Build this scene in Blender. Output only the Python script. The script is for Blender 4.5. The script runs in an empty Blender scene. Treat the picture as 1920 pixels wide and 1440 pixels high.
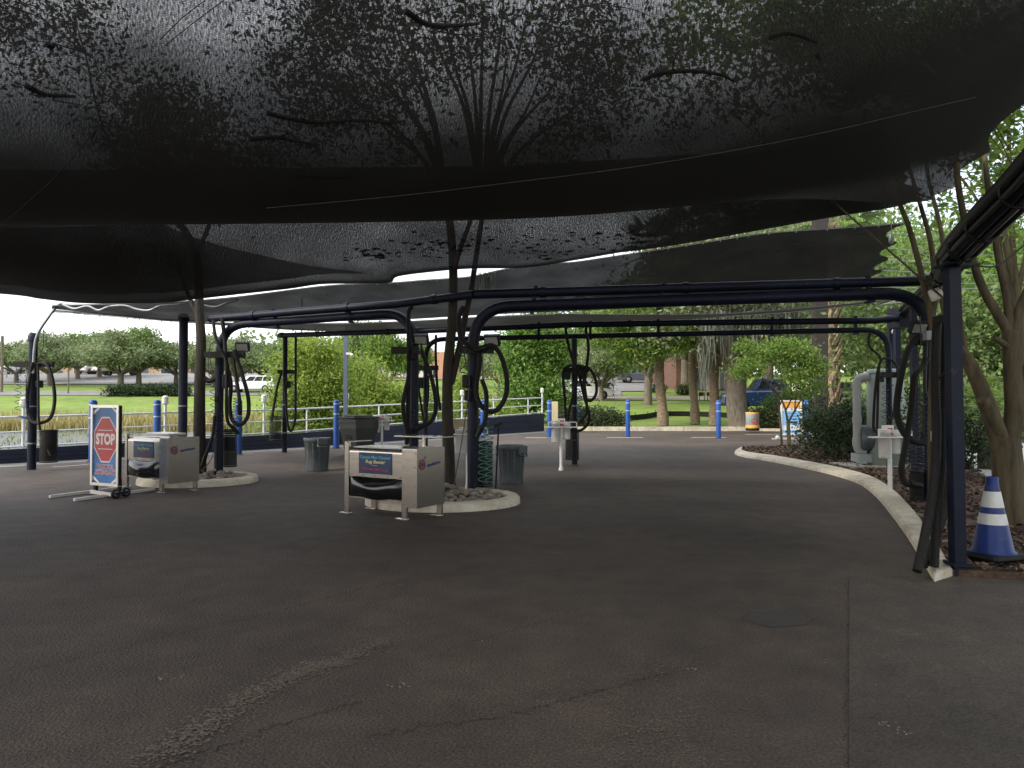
import bpy, math, random
import numpy as np
from mathutils import Vector, Matrix
sc = bpy.context.scene
COL = sc.collection
random.seed(7); RNG = np.random.default_rng(7)
V = Vector; PI = math.pi; rad = math.radians

# ------------------------------------------------------------------ camera, sky, sun, exposure
HC = 1.5; FPX = 1400.0; PITCH = math.atan(30/1400)
cam = bpy.data.cameras.new('camera'); camo = bpy.data.objects.new('camera', cam); COL.objects.link(camo)
cam.sensor_width = 36; cam.lens = 36*FPX/1920; cam.clip_start = .05; cam.clip_end = 3000
camo.location = (0, 0, HC); camo.rotation_euler = (PI/2+PITCH, 0, 0)
sc.camera = camo
SUN_EL, SUN_AZ = rad(36), rad(-118)          # azimuth measured from +Y (view direction), negative = left
sd = V((math.sin(SUN_AZ)*math.cos(SUN_EL), math.cos(SUN_AZ)*math.cos(SUN_EL), math.sin(SUN_EL)))
w = bpy.data.worlds.new('World'); sc.world = w; w.use_nodes = True
nt = w.node_tree; nt.nodes.clear()
def nn(nt, t, **k):
    n = nt.nodes.new(t)
    for a, b in k.items():
        if a == 'op': n.operation = b
        elif hasattr(n, a) and a not in n.inputs: setattr(n, a, b)
        else: n.inputs[a].default_value = b
    return n
sky = nn(nt, 'ShaderNodeTexSky', sky_type='NISHITA', sun_disc=False, sun_elevation=SUN_EL, sun_rotation=SUN_AZ, air_density=1.0, dust_density=2.5, ozone_density=1.0)
tc = nn(nt, 'ShaderNodeTexCoord'); mp = nn(nt, 'ShaderNodeMapping'); mp.inputs['Scale'].default_value = (1, 1, 2.6)
nz = nn(nt, 'ShaderNodeTexNoise', Scale=2.3, Detail=7.0, Roughness=.58)
rp = nn(nt, 'ShaderNodeValToRGB'); rp.color_ramp.elements[0].position = .42; rp.color_ramp.elements[1].position = .74
rp.color_ramp.elements[0].color = (.3,)*3+(1,); rp.color_ramp.elements[1].color = (1,)*3+(1,)
mx = nn(nt, 'ShaderNodeMixRGB'); mx.inputs[2].default_value = (14.5, 14.6, 14.9, 1)
bg = nn(nt, 'ShaderNodeBackground', Strength=.15); wo = nn(nt, 'ShaderNodeOutputWorld')
L = nt.links.new
L(tc.outputs['Generated'], mp.inputs[0]); L(mp.outputs[0], nz.inputs['Vector']); L(nz.outputs[0], rp.inputs[0])
L(rp.outputs[0], mx.inputs[0]); L(sky.outputs[0], mx.inputs[1]); L(mx.outputs[0], bg.inputs[0]); L(bg.outputs[0], wo.inputs[0])
sun = bpy.data.lights.new('sun', 'SUN'); sun.energy = 2.2; sun.angle = rad(14); sun.color = (1, .93, .82)
suno = bpy.data.objects.new('sun', sun); COL.objects.link(suno); suno.rotation_euler = (-sd).to_track_quat('-Z', 'Y').to_euler()
sc.view_settings.view_transform = 'Standard'; sc.view_settings.look = 'None'; sc.view_settings.exposure = 0.45; sc.view_settings.gamma = 1
sc.render.engine = 'CYCLES'
sc.cycles.max_bounces = 8; sc.cycles.transparent_max_bounces = 16; sc.cycles.use_denoising = True

# ------------------------------------------------------------------ where things stand
def ray(u, v):
    x, z = (u-960)/FPX, (720-v)/FPX; c, s = math.cos(PITCH), math.sin(PITCH)
    return V((x, c-z*s, s+z*c))
def P(u, v, Y):
    d = ray(u, v); return V((0, 0, HC))+d*(Y/d.y)
def G(u, v, z=0.):
    d = ray(u, v); return V((0, 0, HC))+d*((z-HC)/d.z)
WALL = [V((-60, -6)), V((-16, 13.5)), V((-11.9, 17.6)), V((-6.75, 23.6)), V((1.55, 36)), V((1.9, 36.6))]
_wa = np.array([tuple(p) for p in WALL])
def wall_d(X, Y):
    X = np.asarray(X, float); Y = np.asarray(Y, float); best = np.full(X.shape, 1e9); sg = np.ones(X.shape)
    for a, b in zip(_wa[:-1], _wa[1:]):
        e = b-a; t = np.clip(((X-a[0])*e[0]+(Y-a[1])*e[1])/(e@e), 0, 1)
        dx, dy = X-a[0]-t*e[0], Y-a[1]-t*e[1]; d = np.hypot(dx, dy); s = np.sign(e[0]*(Y-a[1])-e[1]*(X-a[0]))
        m = d < best; best = np.where(m, d, best); sg = np.where(m, s, sg)
    return best*sg
def sst(a, b, x):
    t = np.clip((x-a)/(b-a), 0, 1); return t*t*(3-2*t)
def hgt(X, Y):
    X = np.asarray(X, float); Y = np.asarray(Y, float)
    R = np.interp(Y, [36, 37, 45, 60, 66, 100, 130, 400], [0, .1, .5, 1.4, 1.6, 4.2, 6.1, 10])
    Lf = np.interp(Y, [0, 56, 61, 66, 85, 130, 400], [-1.2, -1.2, -.4, .5, 2.3, 6.1, 10])
    q = X/np.maximum(Y, 1)
    wgt = sst(.4, 4, wall_d(X, Y))*np.where(Y < 36, 1, sst(-.1, -.34, q))
    return R*(1-wgt)+Lf*wgt
def T(u, v):
    d = ray(u, v); t = np.linspace(8, 420, 12000); pz = HC+d.z*t; hz = hgt(d.x*t, d.y*t)
    k = np.argmax(pz < hz); return V((d.x*t[k], d.y*t[k], float(hz[k])))
def onland(u, Y):
    X = (u-960)/FPX*Y; return V((X, Y, float(hgt(X, Y))))

# ------------------------------------------------------------------ objects
WM = {}
def tag(o, label=None, cat=None, group=None, kind=None):
    if label: o['label'] = label
    if cat: o['category'] = cat
    if group: o['group'] = group
    if kind: o['kind'] = kind
    return o
def thing(name, label, cat, loc=(0, 0, 0), rz=0., group=None):
    o = bpy.data.objects.new(name, None); COL.objects.link(o); o.empty_display_size = .2
    o.location = loc; o.rotation_euler = (0, 0, rz)
    WM[o] = Matrix.Translation(V(loc)) @ Matrix.Rotation(rz, 4, 'Z')
    return tag(o, label, cat, group)
def link(name, me, parent=None):
    o = bpy.data.objects.new(name, me); COL.objects.link(o)
    if parent is not None: o.parent = parent; WM[o] = WM[parent]
    else: WM[o] = Matrix()
    return o
def dup(root, loc=None, rz=None, label=None, group=None):
    r = root.copy(); COL.objects.link(r)
    if loc is not None: r.location = loc
    if rz is not None: r.rotation_euler = (0, 0, rz)
    if label: r['label'] = label
    if group: r['group'] = group
    for ch in list(root.children):
        c = ch.copy(); COL.objects.link(c); c.parent = r
        for g in list(ch.children):
            d = g.copy(); COL.objects.link(d); d.parent = c
    return r
def cr(pts, n=8, closed=False):
    pts = [V(p) for p in pts]; out = []
    N = len(pts)
    if N < 3 and not closed:
        return [pts[0].lerp(pts[-1], i/n) for i in range(n+1)]
    for i in range(N if closed else N-1):
        if closed: p0, p1, p2, p3 = pts[i-1], pts[i], pts[(i+1) % N], pts[(i+2) % N]
        else:
            p1, p2 = pts[i], pts[i+1]
            p0 = pts[i-1] if i else p1*2-p2
            p3 = pts[i+2] if i+2 < N else p2*2-p1
        for k in range(n):
            t = k/n
            out.append(.5*((2*p1)+(p2-p0)*t+(2*p0-5*p1+4*p2-p3)*t*t+(3*p1-p0-3*p2+p3)*t*t*t))
    if not closed: out.append(pts[-1].copy())
    return out
def bend(pts, r, n=7):                                  # polyline with rounded corners
    pts = [V(p) for p in pts]; out = [pts[0]]
    for a, b, c in zip(pts[:-2], pts[1:-1], pts[2:]):
        d0, d1 = a-b, c-b; k = min(r, d0.length*.49, d1.length*.49)
        p, q = b+d0.normalized()*k, b+d1.normalized()*k
        for i in range(n+1):
            t = i/n; out.append(p*(1-t)**2+b*2*t*(1-t)+q*t*t)
    out.append(pts[-1]); return out
class MB:
    def __init__(s): s.v = []; s.f = []; s.mi = []; s.mats = []; s.cur = 0; s.sm = []
    def m(s, mat):
        if mat not in s.mats: s.mats.append(mat)
        s.cur = s.mats.index(mat); return s
    def add(s, vs, fs, smooth=True):
        b = len(s.v); s.v += [V(p) for p in vs]
        for f in fs: s.f.append([i+b for i in f]); s.mi.append(s.cur); s.sm.append(smooth)
        return s
    def box(s, c, d, rz=0., M=None, bev=0.):
        hx, hy, hz = d[0]/2, d[1]/2, d[2]/2
        X = Matrix.Translation(V(c)) @ Matrix.Rotation(rz, 4, 'Z') if M is None else M @ Matrix.Translation(V(c))
        if bev <= 0:
            vs = [X @ V((x*hx, y*hy, z*hz)) for z in (-1, 1) for x, y in ((-1, -1), (1, -1), (1, 1), (-1, 1))]
            return s.add(vs, [(3, 2, 1, 0), (4, 5, 6, 7), (0, 1, 5, 4), (1, 2, 6, 5), (2, 3, 7, 6), (3, 0, 4, 7)], False)
        o = []; b = min(bev, hx*.9, hy*.9, hz*.9)
        for zz, k in ((-hz, b), (-hz+b, 0), (hz-b, 0), (hz, b)):
            a, e = hx-k, hy-k
            for x, y in ((-a+b, -e), (a-b, -e), (a, -e+b), (a, e-b), (a-b, e), (-a+b, e), (-a, e-b), (-a, -e+b)): o.append(X @ V((x, y, zz)))
        fs = [tuple(range(7, -1, -1)), tuple(range(24, 32))]
        for r in range(3):
            for i in range(8): fs.append((r*8+i, r*8+(i+1) % 8, r*8+8+(i+1) % 8, r*8+8+i))
        return s.add(o, fs, False)
    def bar(s, p0, p1, wd, ht, up=(0, 0, 1)):
        p0, p1 = V(p0), V(p1); d = (p1-p0); Ln = d.length; d.normalize(); up = V(up)
        if abs(d.dot(up)) > .95: up = V((0, 1, 0))
        y = up.cross(d).normalized(); z = d.cross(y)
        M = Matrix(((d.x, y.x, z.x, 0), (d.y, y.y, z.y, 0), (d.z, y.z, z.z, 0), (0, 0, 0, 1)))
        return s.box((0, 0, 0), (Ln, wd, ht), M=Matrix.Translation((p0+p1)/2) @ M)
    def tube(s, pts, r, seg=10, cap=True):
        pts = [V(p) for p in pts]; n = len(pts); rs = r if isinstance(r, (list, tuple)) else [r]*n
        t0 = (pts[1]-pts[0]).normalized(); a = V((0, 0, 1)) if abs(t0.z) < .9 else V((1, 0, 0))
        u = t0.cross(a).normalized(); vs = []; fs = []
        for i, p in enumerate(pts):
            t = (pts[min(i+1, n-1)]-pts[max(i-1, 0)]).normalized()
            u = (u-t*u.dot(t)).normalized(); v = t.cross(u)
            for k in range(seg):
                an = 2*PI*k/seg; vs.append(p+(u*math.cos(an)+v*math.sin(an))*rs[i])
        for i in range(n-1):
            for k in range(seg):
                fs.append((i*seg+k, i*seg+(k+1) % seg, (i+1)*seg+(k+1) % seg, (i+1)*seg+k))
        s.add(vs, fs)
        if cap:
            s.add(vs[:seg], [tuple(range(seg-1, -1, -1))], False); s.add(vs[-seg:], [tuple(range(seg))], False)
        return s
    def lathe(s, prof, c=(0, 0, 0), seg=24, M=None, smooth=True):
        X = Matrix.Translation(V(c)) if M is None else M
        vs = []; fs = []
        for r, z in prof:
            for k in range(seg): an = 2*PI*k/seg; vs.append(X @ V((r*math.cos(an), r*math.sin(an), z)))
        for i in range(len(prof)-1):
            for k in range(seg): fs.append((i*seg+k, i*seg+(k+1) % seg, (i+1)*seg+(k+1) % seg, (i+1)*seg+k))
        return s.add(vs, fs, smooth)
    def prism(s, poly, z0, z1, M=None):
        X = M or Matrix(); n = len(poly)
        vs = [X @ V((p[0], p[1], z0)) for p in poly]+[X @ V((p[0], p[1], z1)) for p in poly]
        fs = [tuple(range(n-1, -1, -1)), tuple(range(n, 2*n))]+[(i, (i+1) % n, n+(i+1) % n, n+i) for i in range(n)]
        return s.add(vs, fs, False)
    def text(s, txt, size, M, offset=0., sx=1., shear=0., z=0.):
        c = bpy.data.curves.new('lettering', 'FONT'); c.body = txt; c.size = size; c.align_x = 'CENTER'; c.align_y = 'CENTER'
        c.offset = offset; c.shear = shear; c.resolution_u = 3
        o = bpy.data.objects.new('lettering', c); COL.objects.link(o)
        me = o.to_mesh(); vs = [M @ V((p.co.x*sx, p.co.y, z)) for p in me.vertices]; fs = [tuple(p.vertices) for p in me.polygons]
        s.add(vs, fs, False); o.to_mesh_clear(); bpy.data.objects.remove(o); bpy.data.curves.remove(c); return s
    def build(s, name, parent=None, local=False, mat=None):
        me = bpy.data.meshes.new(name); inv = None
        if parent is not None and not local: inv = WM[parent].inverted()
        me.from_pydata([tuple(inv @ p) if inv else tuple(p) for p in s.v], [], s.f)
        for m in (s.mats or [mat]): me.materials.append(m)
        me.polygons.foreach_set('material_index', s.mi); me.polygons.foreach_set('use_smooth', s.sm); me.update()
        return link(name, me, parent)
def mesh_np(name, vs, fs, mats, mi=None, smooth=False):
    me = bpy.data.meshes.new(name); n, k = fs.shape
    me.vertices.add(len(vs)); me.vertices.foreach_set('co', np.ascontiguousarray(vs, np.float32).ravel())
    me.loops.add(n*k); me.loops.foreach_set('vertex_index', np.ascontiguousarray(fs, np.int32).ravel())
    me.polygons.add(n); me.polygons.foreach_set('loop_start', np.arange(0, n*k, k, dtype=np.int32))
    for m in mats: me.materials.append(m)
    if mi is not None: me.polygons.foreach_set('material_index', np.asarray(mi, np.int32))
    me.update(calc_edges=True); me.polygons.foreach_set('use_smooth', np.full(n, smooth)); return me
def np_to(parent, vs):
    M = np.array(WM[parent].inverted()); return vs @ M[:3, :3].T+M[:3, 3]

# ------------------------------------------------------------------ materials
def mat(name, col, rough=.6, metal=0., var=0., scale=6., bump=0., bscale=40., spec=.5, coat=0., stretch=(1, 1, 1), col2=None, detail=5.):
    m = bpy.data.materials.new(name); m.use_nodes = True; nt = m.node_tree; b = nt.nodes['Principled BSDF']; L = nt.links.new
    b.inputs['Base Color'].default_value = (*col, 1); b.inputs['Roughness'].default_value = rough; b.inputs['Metallic'].default_value = metal
    b.inputs['Specular IOR Level'].default_value = spec; b.inputs['Coat Weight'].default_value = coat
    if var or col2 or bump:
        tc = nn(nt, 'ShaderNodeTexCoord'); mp = nn(nt, 'ShaderNodeMapping'); mp.inputs['Scale'].default_value = stretch; L(tc.outputs['Object'], mp.inputs[0])
    if var or col2:
        n = nn(nt, 'ShaderNodeTexNoise', Scale=scale, Detail=detail, Roughness=.6); L(mp.outputs[0], n.inputs['Vector'])
        r = nn(nt, 'ShaderNodeValToRGB'); e = r.color_ramp.elements; e[0].position = .32; e[1].position = .68
        a = col; c2 = col2 or col
        e[0].color = (*[x*(1-var) for x in a], 1); e[1].color = (*[min(1, x*(1+var)) for x in c2], 1)
        L(n.outputs[0], r.inputs[0]); L(r.outputs[0], b.inputs['Base Color'])
    if bump:
        n2 = nn(nt, 'ShaderNodeTexNoise', Scale=bscale, Detail=4.); L(mp.outputs[0], n2.inputs['Vector'])
        bp = nn(nt, 'ShaderNodeBump', Strength=bump, Distance=.02); L(n2.outputs[0], bp.inputs['Height']); L(bp.outputs[0], b.inputs['Normal'])
    return m
def leafmat(name, cols, trans=.35, rough=.55):
    m = bpy.data.materials.new(name); m.use_nodes = True; nt = m.node_tree; b = nt.nodes['Principled BSDF']; L = nt.links.new
    g = nn(nt, 'ShaderNodeNewGeometry'); r = nn(nt, 'ShaderNodeValToRGB'); e = r.color_ramp.elements
    while len(e) < len(cols): e.new(.5)
    for i, c in enumerate(cols): e[i].position = i/(len(cols)-1); e[i].color = (*c, 1)
    L(g.outputs['Random Per Island'], r.inputs[0]); L(r.outputs[0], b.inputs['Base Color']); b.inputs['Roughness'].default_value = rough
    b.inputs['Specular IOR Level'].default_value = .3
    t = nn(nt, 'ShaderNodeBsdfTranslucent'); L(r.outputs[0], t.inputs[0])
    x = nn(nt, 'ShaderNodeMixShader', Fac=trans); o = nt.nodes['Material Output']
    L(b.outputs[0], x.inputs[1]); L(t.outputs[0], x.inputs[2]); L(x.outputs[0], o.inputs[0]); return m
NAVY = mat('navy_paint', (.0036, .006, .02), .5, var=.35, scale=3, spec=.28)
NAVYWALL = mat('navy_wall', (.009, .013, .034), .6, var=.25, scale=2)
BLACKRUB = mat('black_rubber', (.009, .009, .009), .55, var=.3, scale=8, spec=.3)
HOSE = mat('ribbed_hose', (.013, .0125, .0115), .55, spec=.3)
def wear(m, col, lo=.64, hi=.7, s=14., amt=.8):                 # chips, scuffs and dried splashes
    nt = m.node_tree; b = nt.nodes['Principled BSDF']; L = nt.links.new; src = b.inputs['Base Color'].links
    tc = nn(nt, 'ShaderNodeTexCoord'); n = nn(nt, 'ShaderNodeTexNoise', Scale=s, Detail=8., Roughness=.7); L(tc.outputs['Object'], n.inputs['Vector'])
    r = nn(nt, 'ShaderNodeMapRange'); r.inputs[1].default_value, r.inputs[2].default_value, r.inputs[4].default_value = lo, hi, amt; L(n.outputs[0], r.inputs[0])
    x = nn(nt, 'ShaderNodeMixRGB'); x.inputs[2].default_value = (*col, 1); L(r.outputs[0], x.inputs[0])
    if src: L(src[0].from_socket, x.inputs[1])
    else: x.inputs[1].default_value = b.inputs['Base Color'].default_value
    L(x.outputs[0], b.inputs['Base Color'])
def ribs(m, s, st=.9):
    nt = m.node_tree; L = nt.links.new
    tc = nn(nt, 'ShaderNodeTexCoord'); wv = nn(nt, 'ShaderNodeTexWave', Scale=s, Distortion=0.); wv.bands_direction = 'Z'
    bp = nn(nt, 'ShaderNodeBump', Strength=st, Distance=.01)
    L(tc.outputs['Object'], wv.inputs[0]); L(wv.outputs[1], bp.inputs['Height']); L(bp.outputs[0], nt.nodes['Principled BSDF'].inputs['Normal'])
ribs(HOSE, 22, .5)
BLUE = mat('bollard_blue', (.01, .068, .29), .4, var=.12, scale=3)
CONEBLUE = mat('cone_blue', (.008, .028, .155), .45, var=.3, scale=7)
WHITE = mat('white_paint', (.75, .74, .72), .5, var=.08, scale=5)
PVC = mat('white_pvc', (.72, .71, .68), .4, var=.06, scale=4)
STEEL = mat('brushed_steel', (.43, .4, .36), .24, 1., var=.1, scale=4, stretch=(1, 1, 12), bump=.02, bscale=60)
ALU = mat('aluminium', (.72, .68, .62), .38, .85, var=.05)
GALV = mat('galvanised', (.26, .27, .28), .45, .7, var=.15)
VINYL = mat('black_vinyl', (.008, .008, .009), .16, spec=.6, bump=.05, bscale=5)
CONC = mat('concrete', (.42, .4, .35), .85, var=.22, scale=3, bump=.25, bscale=30)
KERB = mat('kerb_concrete', (.64, .58, .47), .85, var=.32, scale=1.3, bump=.3, bscale=25)
TANK = mat('grey_green_paint', (.3, .35, .33), .5, var=.1, scale=2.5)
GREYPVC = mat('grey_pvc', (.33, .34, .34), .5, var=.1)
CANGREY = mat('grey_plastic', (.085, .1, .105), .5, var=.2, scale=5)
BINGREY = mat('bin_plastic', (.045, .046, .04), .5, var=.25, scale=4)
GLASS = mat('dark_glass', (.008, .01, .012), .08, spec=.4)
BARKD = mat('dark_bark', (.034, .028, .02), .9, var=.45, scale=5, bump=.9, bscale=14, stretch=(4, 4, .7))
BARK = mat('grey_bark', (.15, .125, .095), .9, var=.4, scale=4, bump=.8, bscale=10, stretch=(3, 3, .7))
MYRTLE = mat('myrtle_bark', (.05, .037, .017), .85, col2=(.105, .082, .045), var=.3, scale=3, stretch=(3, 3, .5), bump=.6, bscale=7)
PALMB = mat('palm_bark', (.17, .125, .08), .9, col2=(.27, .2, .13), var=.25, scale=9, bump=.9, bscale=14, stretch=(.6, .6, 2.2))
BOOT = mat('palm_boot', (.3, .22, .13), .85, col2=(.42, .33, .22), var=.3, scale=6, bump=.5)
STONE = [mat('river_stone_a', (.25, .21, .17), .75, var=.3, scale=9), mat('river_stone_b', (.33, .28, .22), .75, var=.3, scale=9), mat('river_stone_c', (.19, .16, .13), .7, var=.3, scale=9)]
for m_, c_, lo_, hi_, s_, a_ in ((NAVY, (.06, .05, .045), .6, .72, 9, .7), (BLUE, (.1, .16, .3), .6, .75, 12, .6), (WHITE, (.4, .36, .3), .56, .75, 7, .6), (PVC, (.4, .37, .32), .56, .75, 9, .6), (TANK, (.2, .2, .17), .55, .75, 5, .6), (CANGREY, (.17, .18, .17), .58, .75, 8, .6), (BINGREY, (.1, .1, .09), .58, .75, 7, .6), (CONEBLUE, (.06, .07, .09), .55, .72, 10, .7), (STEEL, (.24, .22, .19), .58, .76, 5, .55)): wear(m_, c_, lo_, hi_, s_, a_)
LEAF = dict(
 oak=leafmat('oak_leaf', [(.1, .155, .05), (.165, .24, .075), (.25, .33, .11)]),
 oakgrey=leafmat('oak_leaf_grey', [(.14, .185, .09), (.215, .265, .13), (.29, .34, .17)]),
 lime=leafmat('willow_leaf', [(.13, .2, .035), (.26, .36, .06), (.4, .48, .1)], .45),
 mid=leafmat('green_leaf', [(.09, .18, .035), (.17, .29, .06), (.27, .4, .09)], .42),
 fresh=leafmat('fresh_leaf', [(.07, .14, .025), (.15, .25, .045), (.28, .36, .07)], .45),
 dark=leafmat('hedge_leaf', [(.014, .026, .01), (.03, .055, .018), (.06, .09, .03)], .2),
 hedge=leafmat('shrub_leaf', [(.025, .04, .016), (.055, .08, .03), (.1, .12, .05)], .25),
 net=leafmat('backlit_dark_leaf', [(.02, .03, .012), (.04, .055, .022), (.07, .085, .035)], .12),  # backlit look of the crowns over the net, painted as darker leaves
 moss=leafmat('moss', [(.12, .13, .1), (.18, .19, .15), (.25, .26, .2)], .3),
 palm=leafmat('palm_leaf', [(.06, .1, .04), (.11, .16, .06), (.17, .2, .09)], .3))
# ------------------------------------------------------------------ the setting
def groundmat(name, cols, scales, bump=.4, bscale=60, rough=.9, stretch=(1, 1, 1), fine=None):
    m = bpy.data.materials.new(name); m.use_nodes = True; nt = m.node_tree; b = nt.nodes['Principled BSDF']; L = nt.links.new
    tc = nn(nt, 'ShaderNodeTexCoord'); mp = nn(nt, 'ShaderNodeMapping'); mp.inputs['Scale'].default_value = stretch; L(tc.outputs['Object'], mp.inputs[0])
    last = None
    for i, (c0, c1, s) in enumerate(zip(cols[::2], cols[1::2], scales)):
        n = nn(nt, 'ShaderNodeTexNoise', Scale=s, Detail=7., Roughness=.62, Distortion=.4 if i == 0 else 0.); L(mp.outputs[0], n.inputs['Vector'])
        r = nn(nt, 'ShaderNodeValToRGB'); e = r.color_ramp.elements; e[0].position, e[1].position = .33, .67
        e[0].color, e[1].color = (*c0, 1), (*c1, 1); L(n.outputs[0], r.inputs[0])
        if last is None: last = r.outputs[0]
        else:
            x = nn(nt, 'ShaderNodeMixRGB'); x.blend_type = 'OVERLAY'; x.inputs[0].default_value = .75
            L(last, x.inputs[1]); L(r.outputs[0], x.inputs[2]); last = x.outputs[0]
    L(last, b.inputs['Base Color']); b.inputs['Roughness'].default_value = rough; b.inputs['Specular IOR Level'].default_value = .35
    n2 = nn(nt, 'ShaderNodeTexNoise', Scale=bscale, Detail=3.); L(tc.outputs['Object'], n2.inputs['Vector'])
    bp = nn(nt, 'ShaderNodeBump', Strength=bump, Distance=.015); L(n2.outputs[0], bp.inputs['Height']); L(bp.outputs[0], b.inputs['Normal'])
    return m
g5 = (.5, .5, .5)
ASPH = groundmat('asphalt', [(.055, .046, .041), (.104, .083, .069), (.36, .36, .36), (.64, .61, .58), (.12, .12, .12), (.92, .9, .88)], [.35, 3.2, 70], bump=1., bscale=60, rough=.72)
ASPH2 = groundmat('asphalt_patch_mix', [(.056, .048, .043), (.092, .077, .066), (.38, .38, .38), (.62, .6, .58), (.16, .16, .16), (.86, .86, .84)], [.5, 4, 78], bump=.8, bscale=66, rough=.73)
LOT = groundmat('old_asphalt', [(.16, .155, .15), (.24, .235, .23), (.4, .4, .4), (.6, .6, .6)], [.05, .8], bump=.1, bscale=20)
GRASS = groundmat('lawn_grass', [(.12, .18, .03), (.2, .27, .052), (.32, .36, .3), (.66, .64, .6), (.3, .3, .3), (.7, .7, .7)], [.09, .9, 14], bump=1., bscale=18, rough=.95)
MULCH = groundmat('mulch_soil', [(.05, .034, .024), (.1, .066, .047), (.25, .25, .25), (.8, .78, .75)], [1.2, 22], bump=1., bscale=35, rough=.95)
def sheet(name, poly, z, m, kind='structure', sub=None):
    mb = MB().m(m); mb.add([(p[0], p[1], z) for p in poly], [tuple(range(len(poly)))], False); return tag(mb.build(name), kind=kind)
# terrain: one grid out to the far tree line
def axis(lo, hi, fine_lo, fine_hi, st, k=1.18):
    a = list(np.arange(fine_lo, fine_hi+1e-6, st)); s = st; x = fine_hi
    while x < hi: s *= k; x += s; a.append(x)
    s = st; x = fine_lo
    while x > lo: s *= k; x -= s; a.insert(0, x)
    return np.array(a)
gx, gy = axis(-420, 420, -60, 40, .8), axis(-60, 620, 0, 70, .8)
X, Y = np.meshgrid(gx, gy); Z = hgt(X, Y)-.03
vs = np.stack([X.ravel(), Y.ravel(), Z.ravel()], 1); ny, nx = X.shape
ii = (np.arange(ny-1)[:, None]*nx+np.arange(nx-1)[None, :]).ravel(); fs = np.stack([ii, ii+1, ii+nx+1, ii+nx], 1)
tag(link('lawn', mesh_np('lawn', vs, fs, [GRASS], smooth=True)), kind='structure')
# driveway
kerb_far = [G(u, 808) for u in (1024, 1160, 1300, 1420)]
drive = [(p.x+.1*0, p.y) for p in WALL[:5]]+[(p.x, p.y) for p in kerb_far[1:]]+[(15, 35.2), (20, 34), (42, 33), (42, -14), (-40, -14), (-62, -10)]
sheet('driveway', drive, 0, ASPH)
px0, px1 = G(1592, 1085), G(1592, 1440)
pe = px1+(px1-px0)*1.2
sheet('driveway_patch', [(px0.x, px0.y), (pe.x, pe.y), (9, pe.y), (9, px0.y-.3), (5, px0.y-.06)], .004, ASPH2)
def drape(name, x0, x1, y0, y1, m, nx=24, ny=10, dz=.03, fx=None):
    vs = []; fs = []
    for j in range(ny+1):
        for i in range(nx+1):
            y = y0+(y1-y0)*j/ny; x = x0+(x1-x0)*i/nx
            if fx: x, y = fx(i/nx, j/ny)
            vs.append((x, y, float(hgt(x, y))+dz))
    for j in range(ny):
        for i in range(nx): a = j*(nx+1)+i; fs.append((a, a+1, a+nx+2, a+nx+1))
    return tag(MB().m(m).add(vs, fs).build(name), kind='structure')
WATER = mat('pond_water', (.1, .11, .1), .22, spec=.7, bump=.7, bscale=2.2, stretch=(1, .4, 1))
sheet('pond_water', [(-75, -20), (-16.5, 12), (-12.6, 18.5), (-7.6, 24.5), (-6, 30), (-8, 42), (-13, 56), (-20, 63), (-70, 63)], -.75, WATER)
def polar(u0, u1, Ya, Yb):                                     # a band of land between two distances, seen between two directions
    return lambda s, t: ((lambda y: ((u0+(u1-u0)*s-960)/FPX*y, y))(Ya+(Yb-Ya)*t))
drape('park_road', 0, 0, 0, 0, LOT, fx=polar(-300, 560, 82, 88), nx=30, ny=3)
drape('parking_lot', 0, 0, 0, 0, LOT, fx=polar(-300, 1000, 100, 137), nx=40, ny=10, dz=.06)
drape('service_road', -6, 90, 62.5, 68.5, groundmat('worn_road', [(.2, .18, .15), (.28, .25, .2), g5, g5], [.2, 2], bump=.1), nx=30, ny=3)
drape('shop_parking_lot', 0, 0, 0, 0, LOT, fx=polar(1000, 1235, 76, 112), nx=16, ny=10, dz=.05)
drape('shop_entry_road', 0, 0, 0, 0, LOT, fx=polar(1075, 1165, 68.4, 78), nx=6, ny=4, dz=.045)
drape('side_street', 11, 60, 42, 48, LOT, nx=20, ny=4, dz=.05, fx=lambda s, t: (17+45*s, 44+5*t-4*s))
sheet('concrete_drive', [(8.3, 9.2), (8.0, 11.2), (8.9, 14), (11, 18.5), (14.6, 25.3), (40, 26), (40, 5), (9.6, 5)], .03, mat('pale_concrete', (.36, .36, .36), .85, var=.15, scale=1.5))
# pale strip along the navy wall, asphalt lit by open sky painted in
def ribbon(name, pa, pb, z, m, close=False):
    mb = MB().m(m); n = len(pa); mb.add([(p[0], p[1], z) for p in pa]+[(p[0], p[1], z) for p in pb], [(i, n+i, n+i+1, i+1) for i in range(n-1)], False); return tag(mb.build(name), kind='structure')
wl = [V((p.x, p.y)) for p in WALL[1:5]]
ribbon('wall_lit_strip', wl, [p+V((.62, -.62)) for p in wl], .004, mat('lit_strip_asphalt', (.17, .17, .165), .85, var=.2, scale=1.5))
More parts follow.
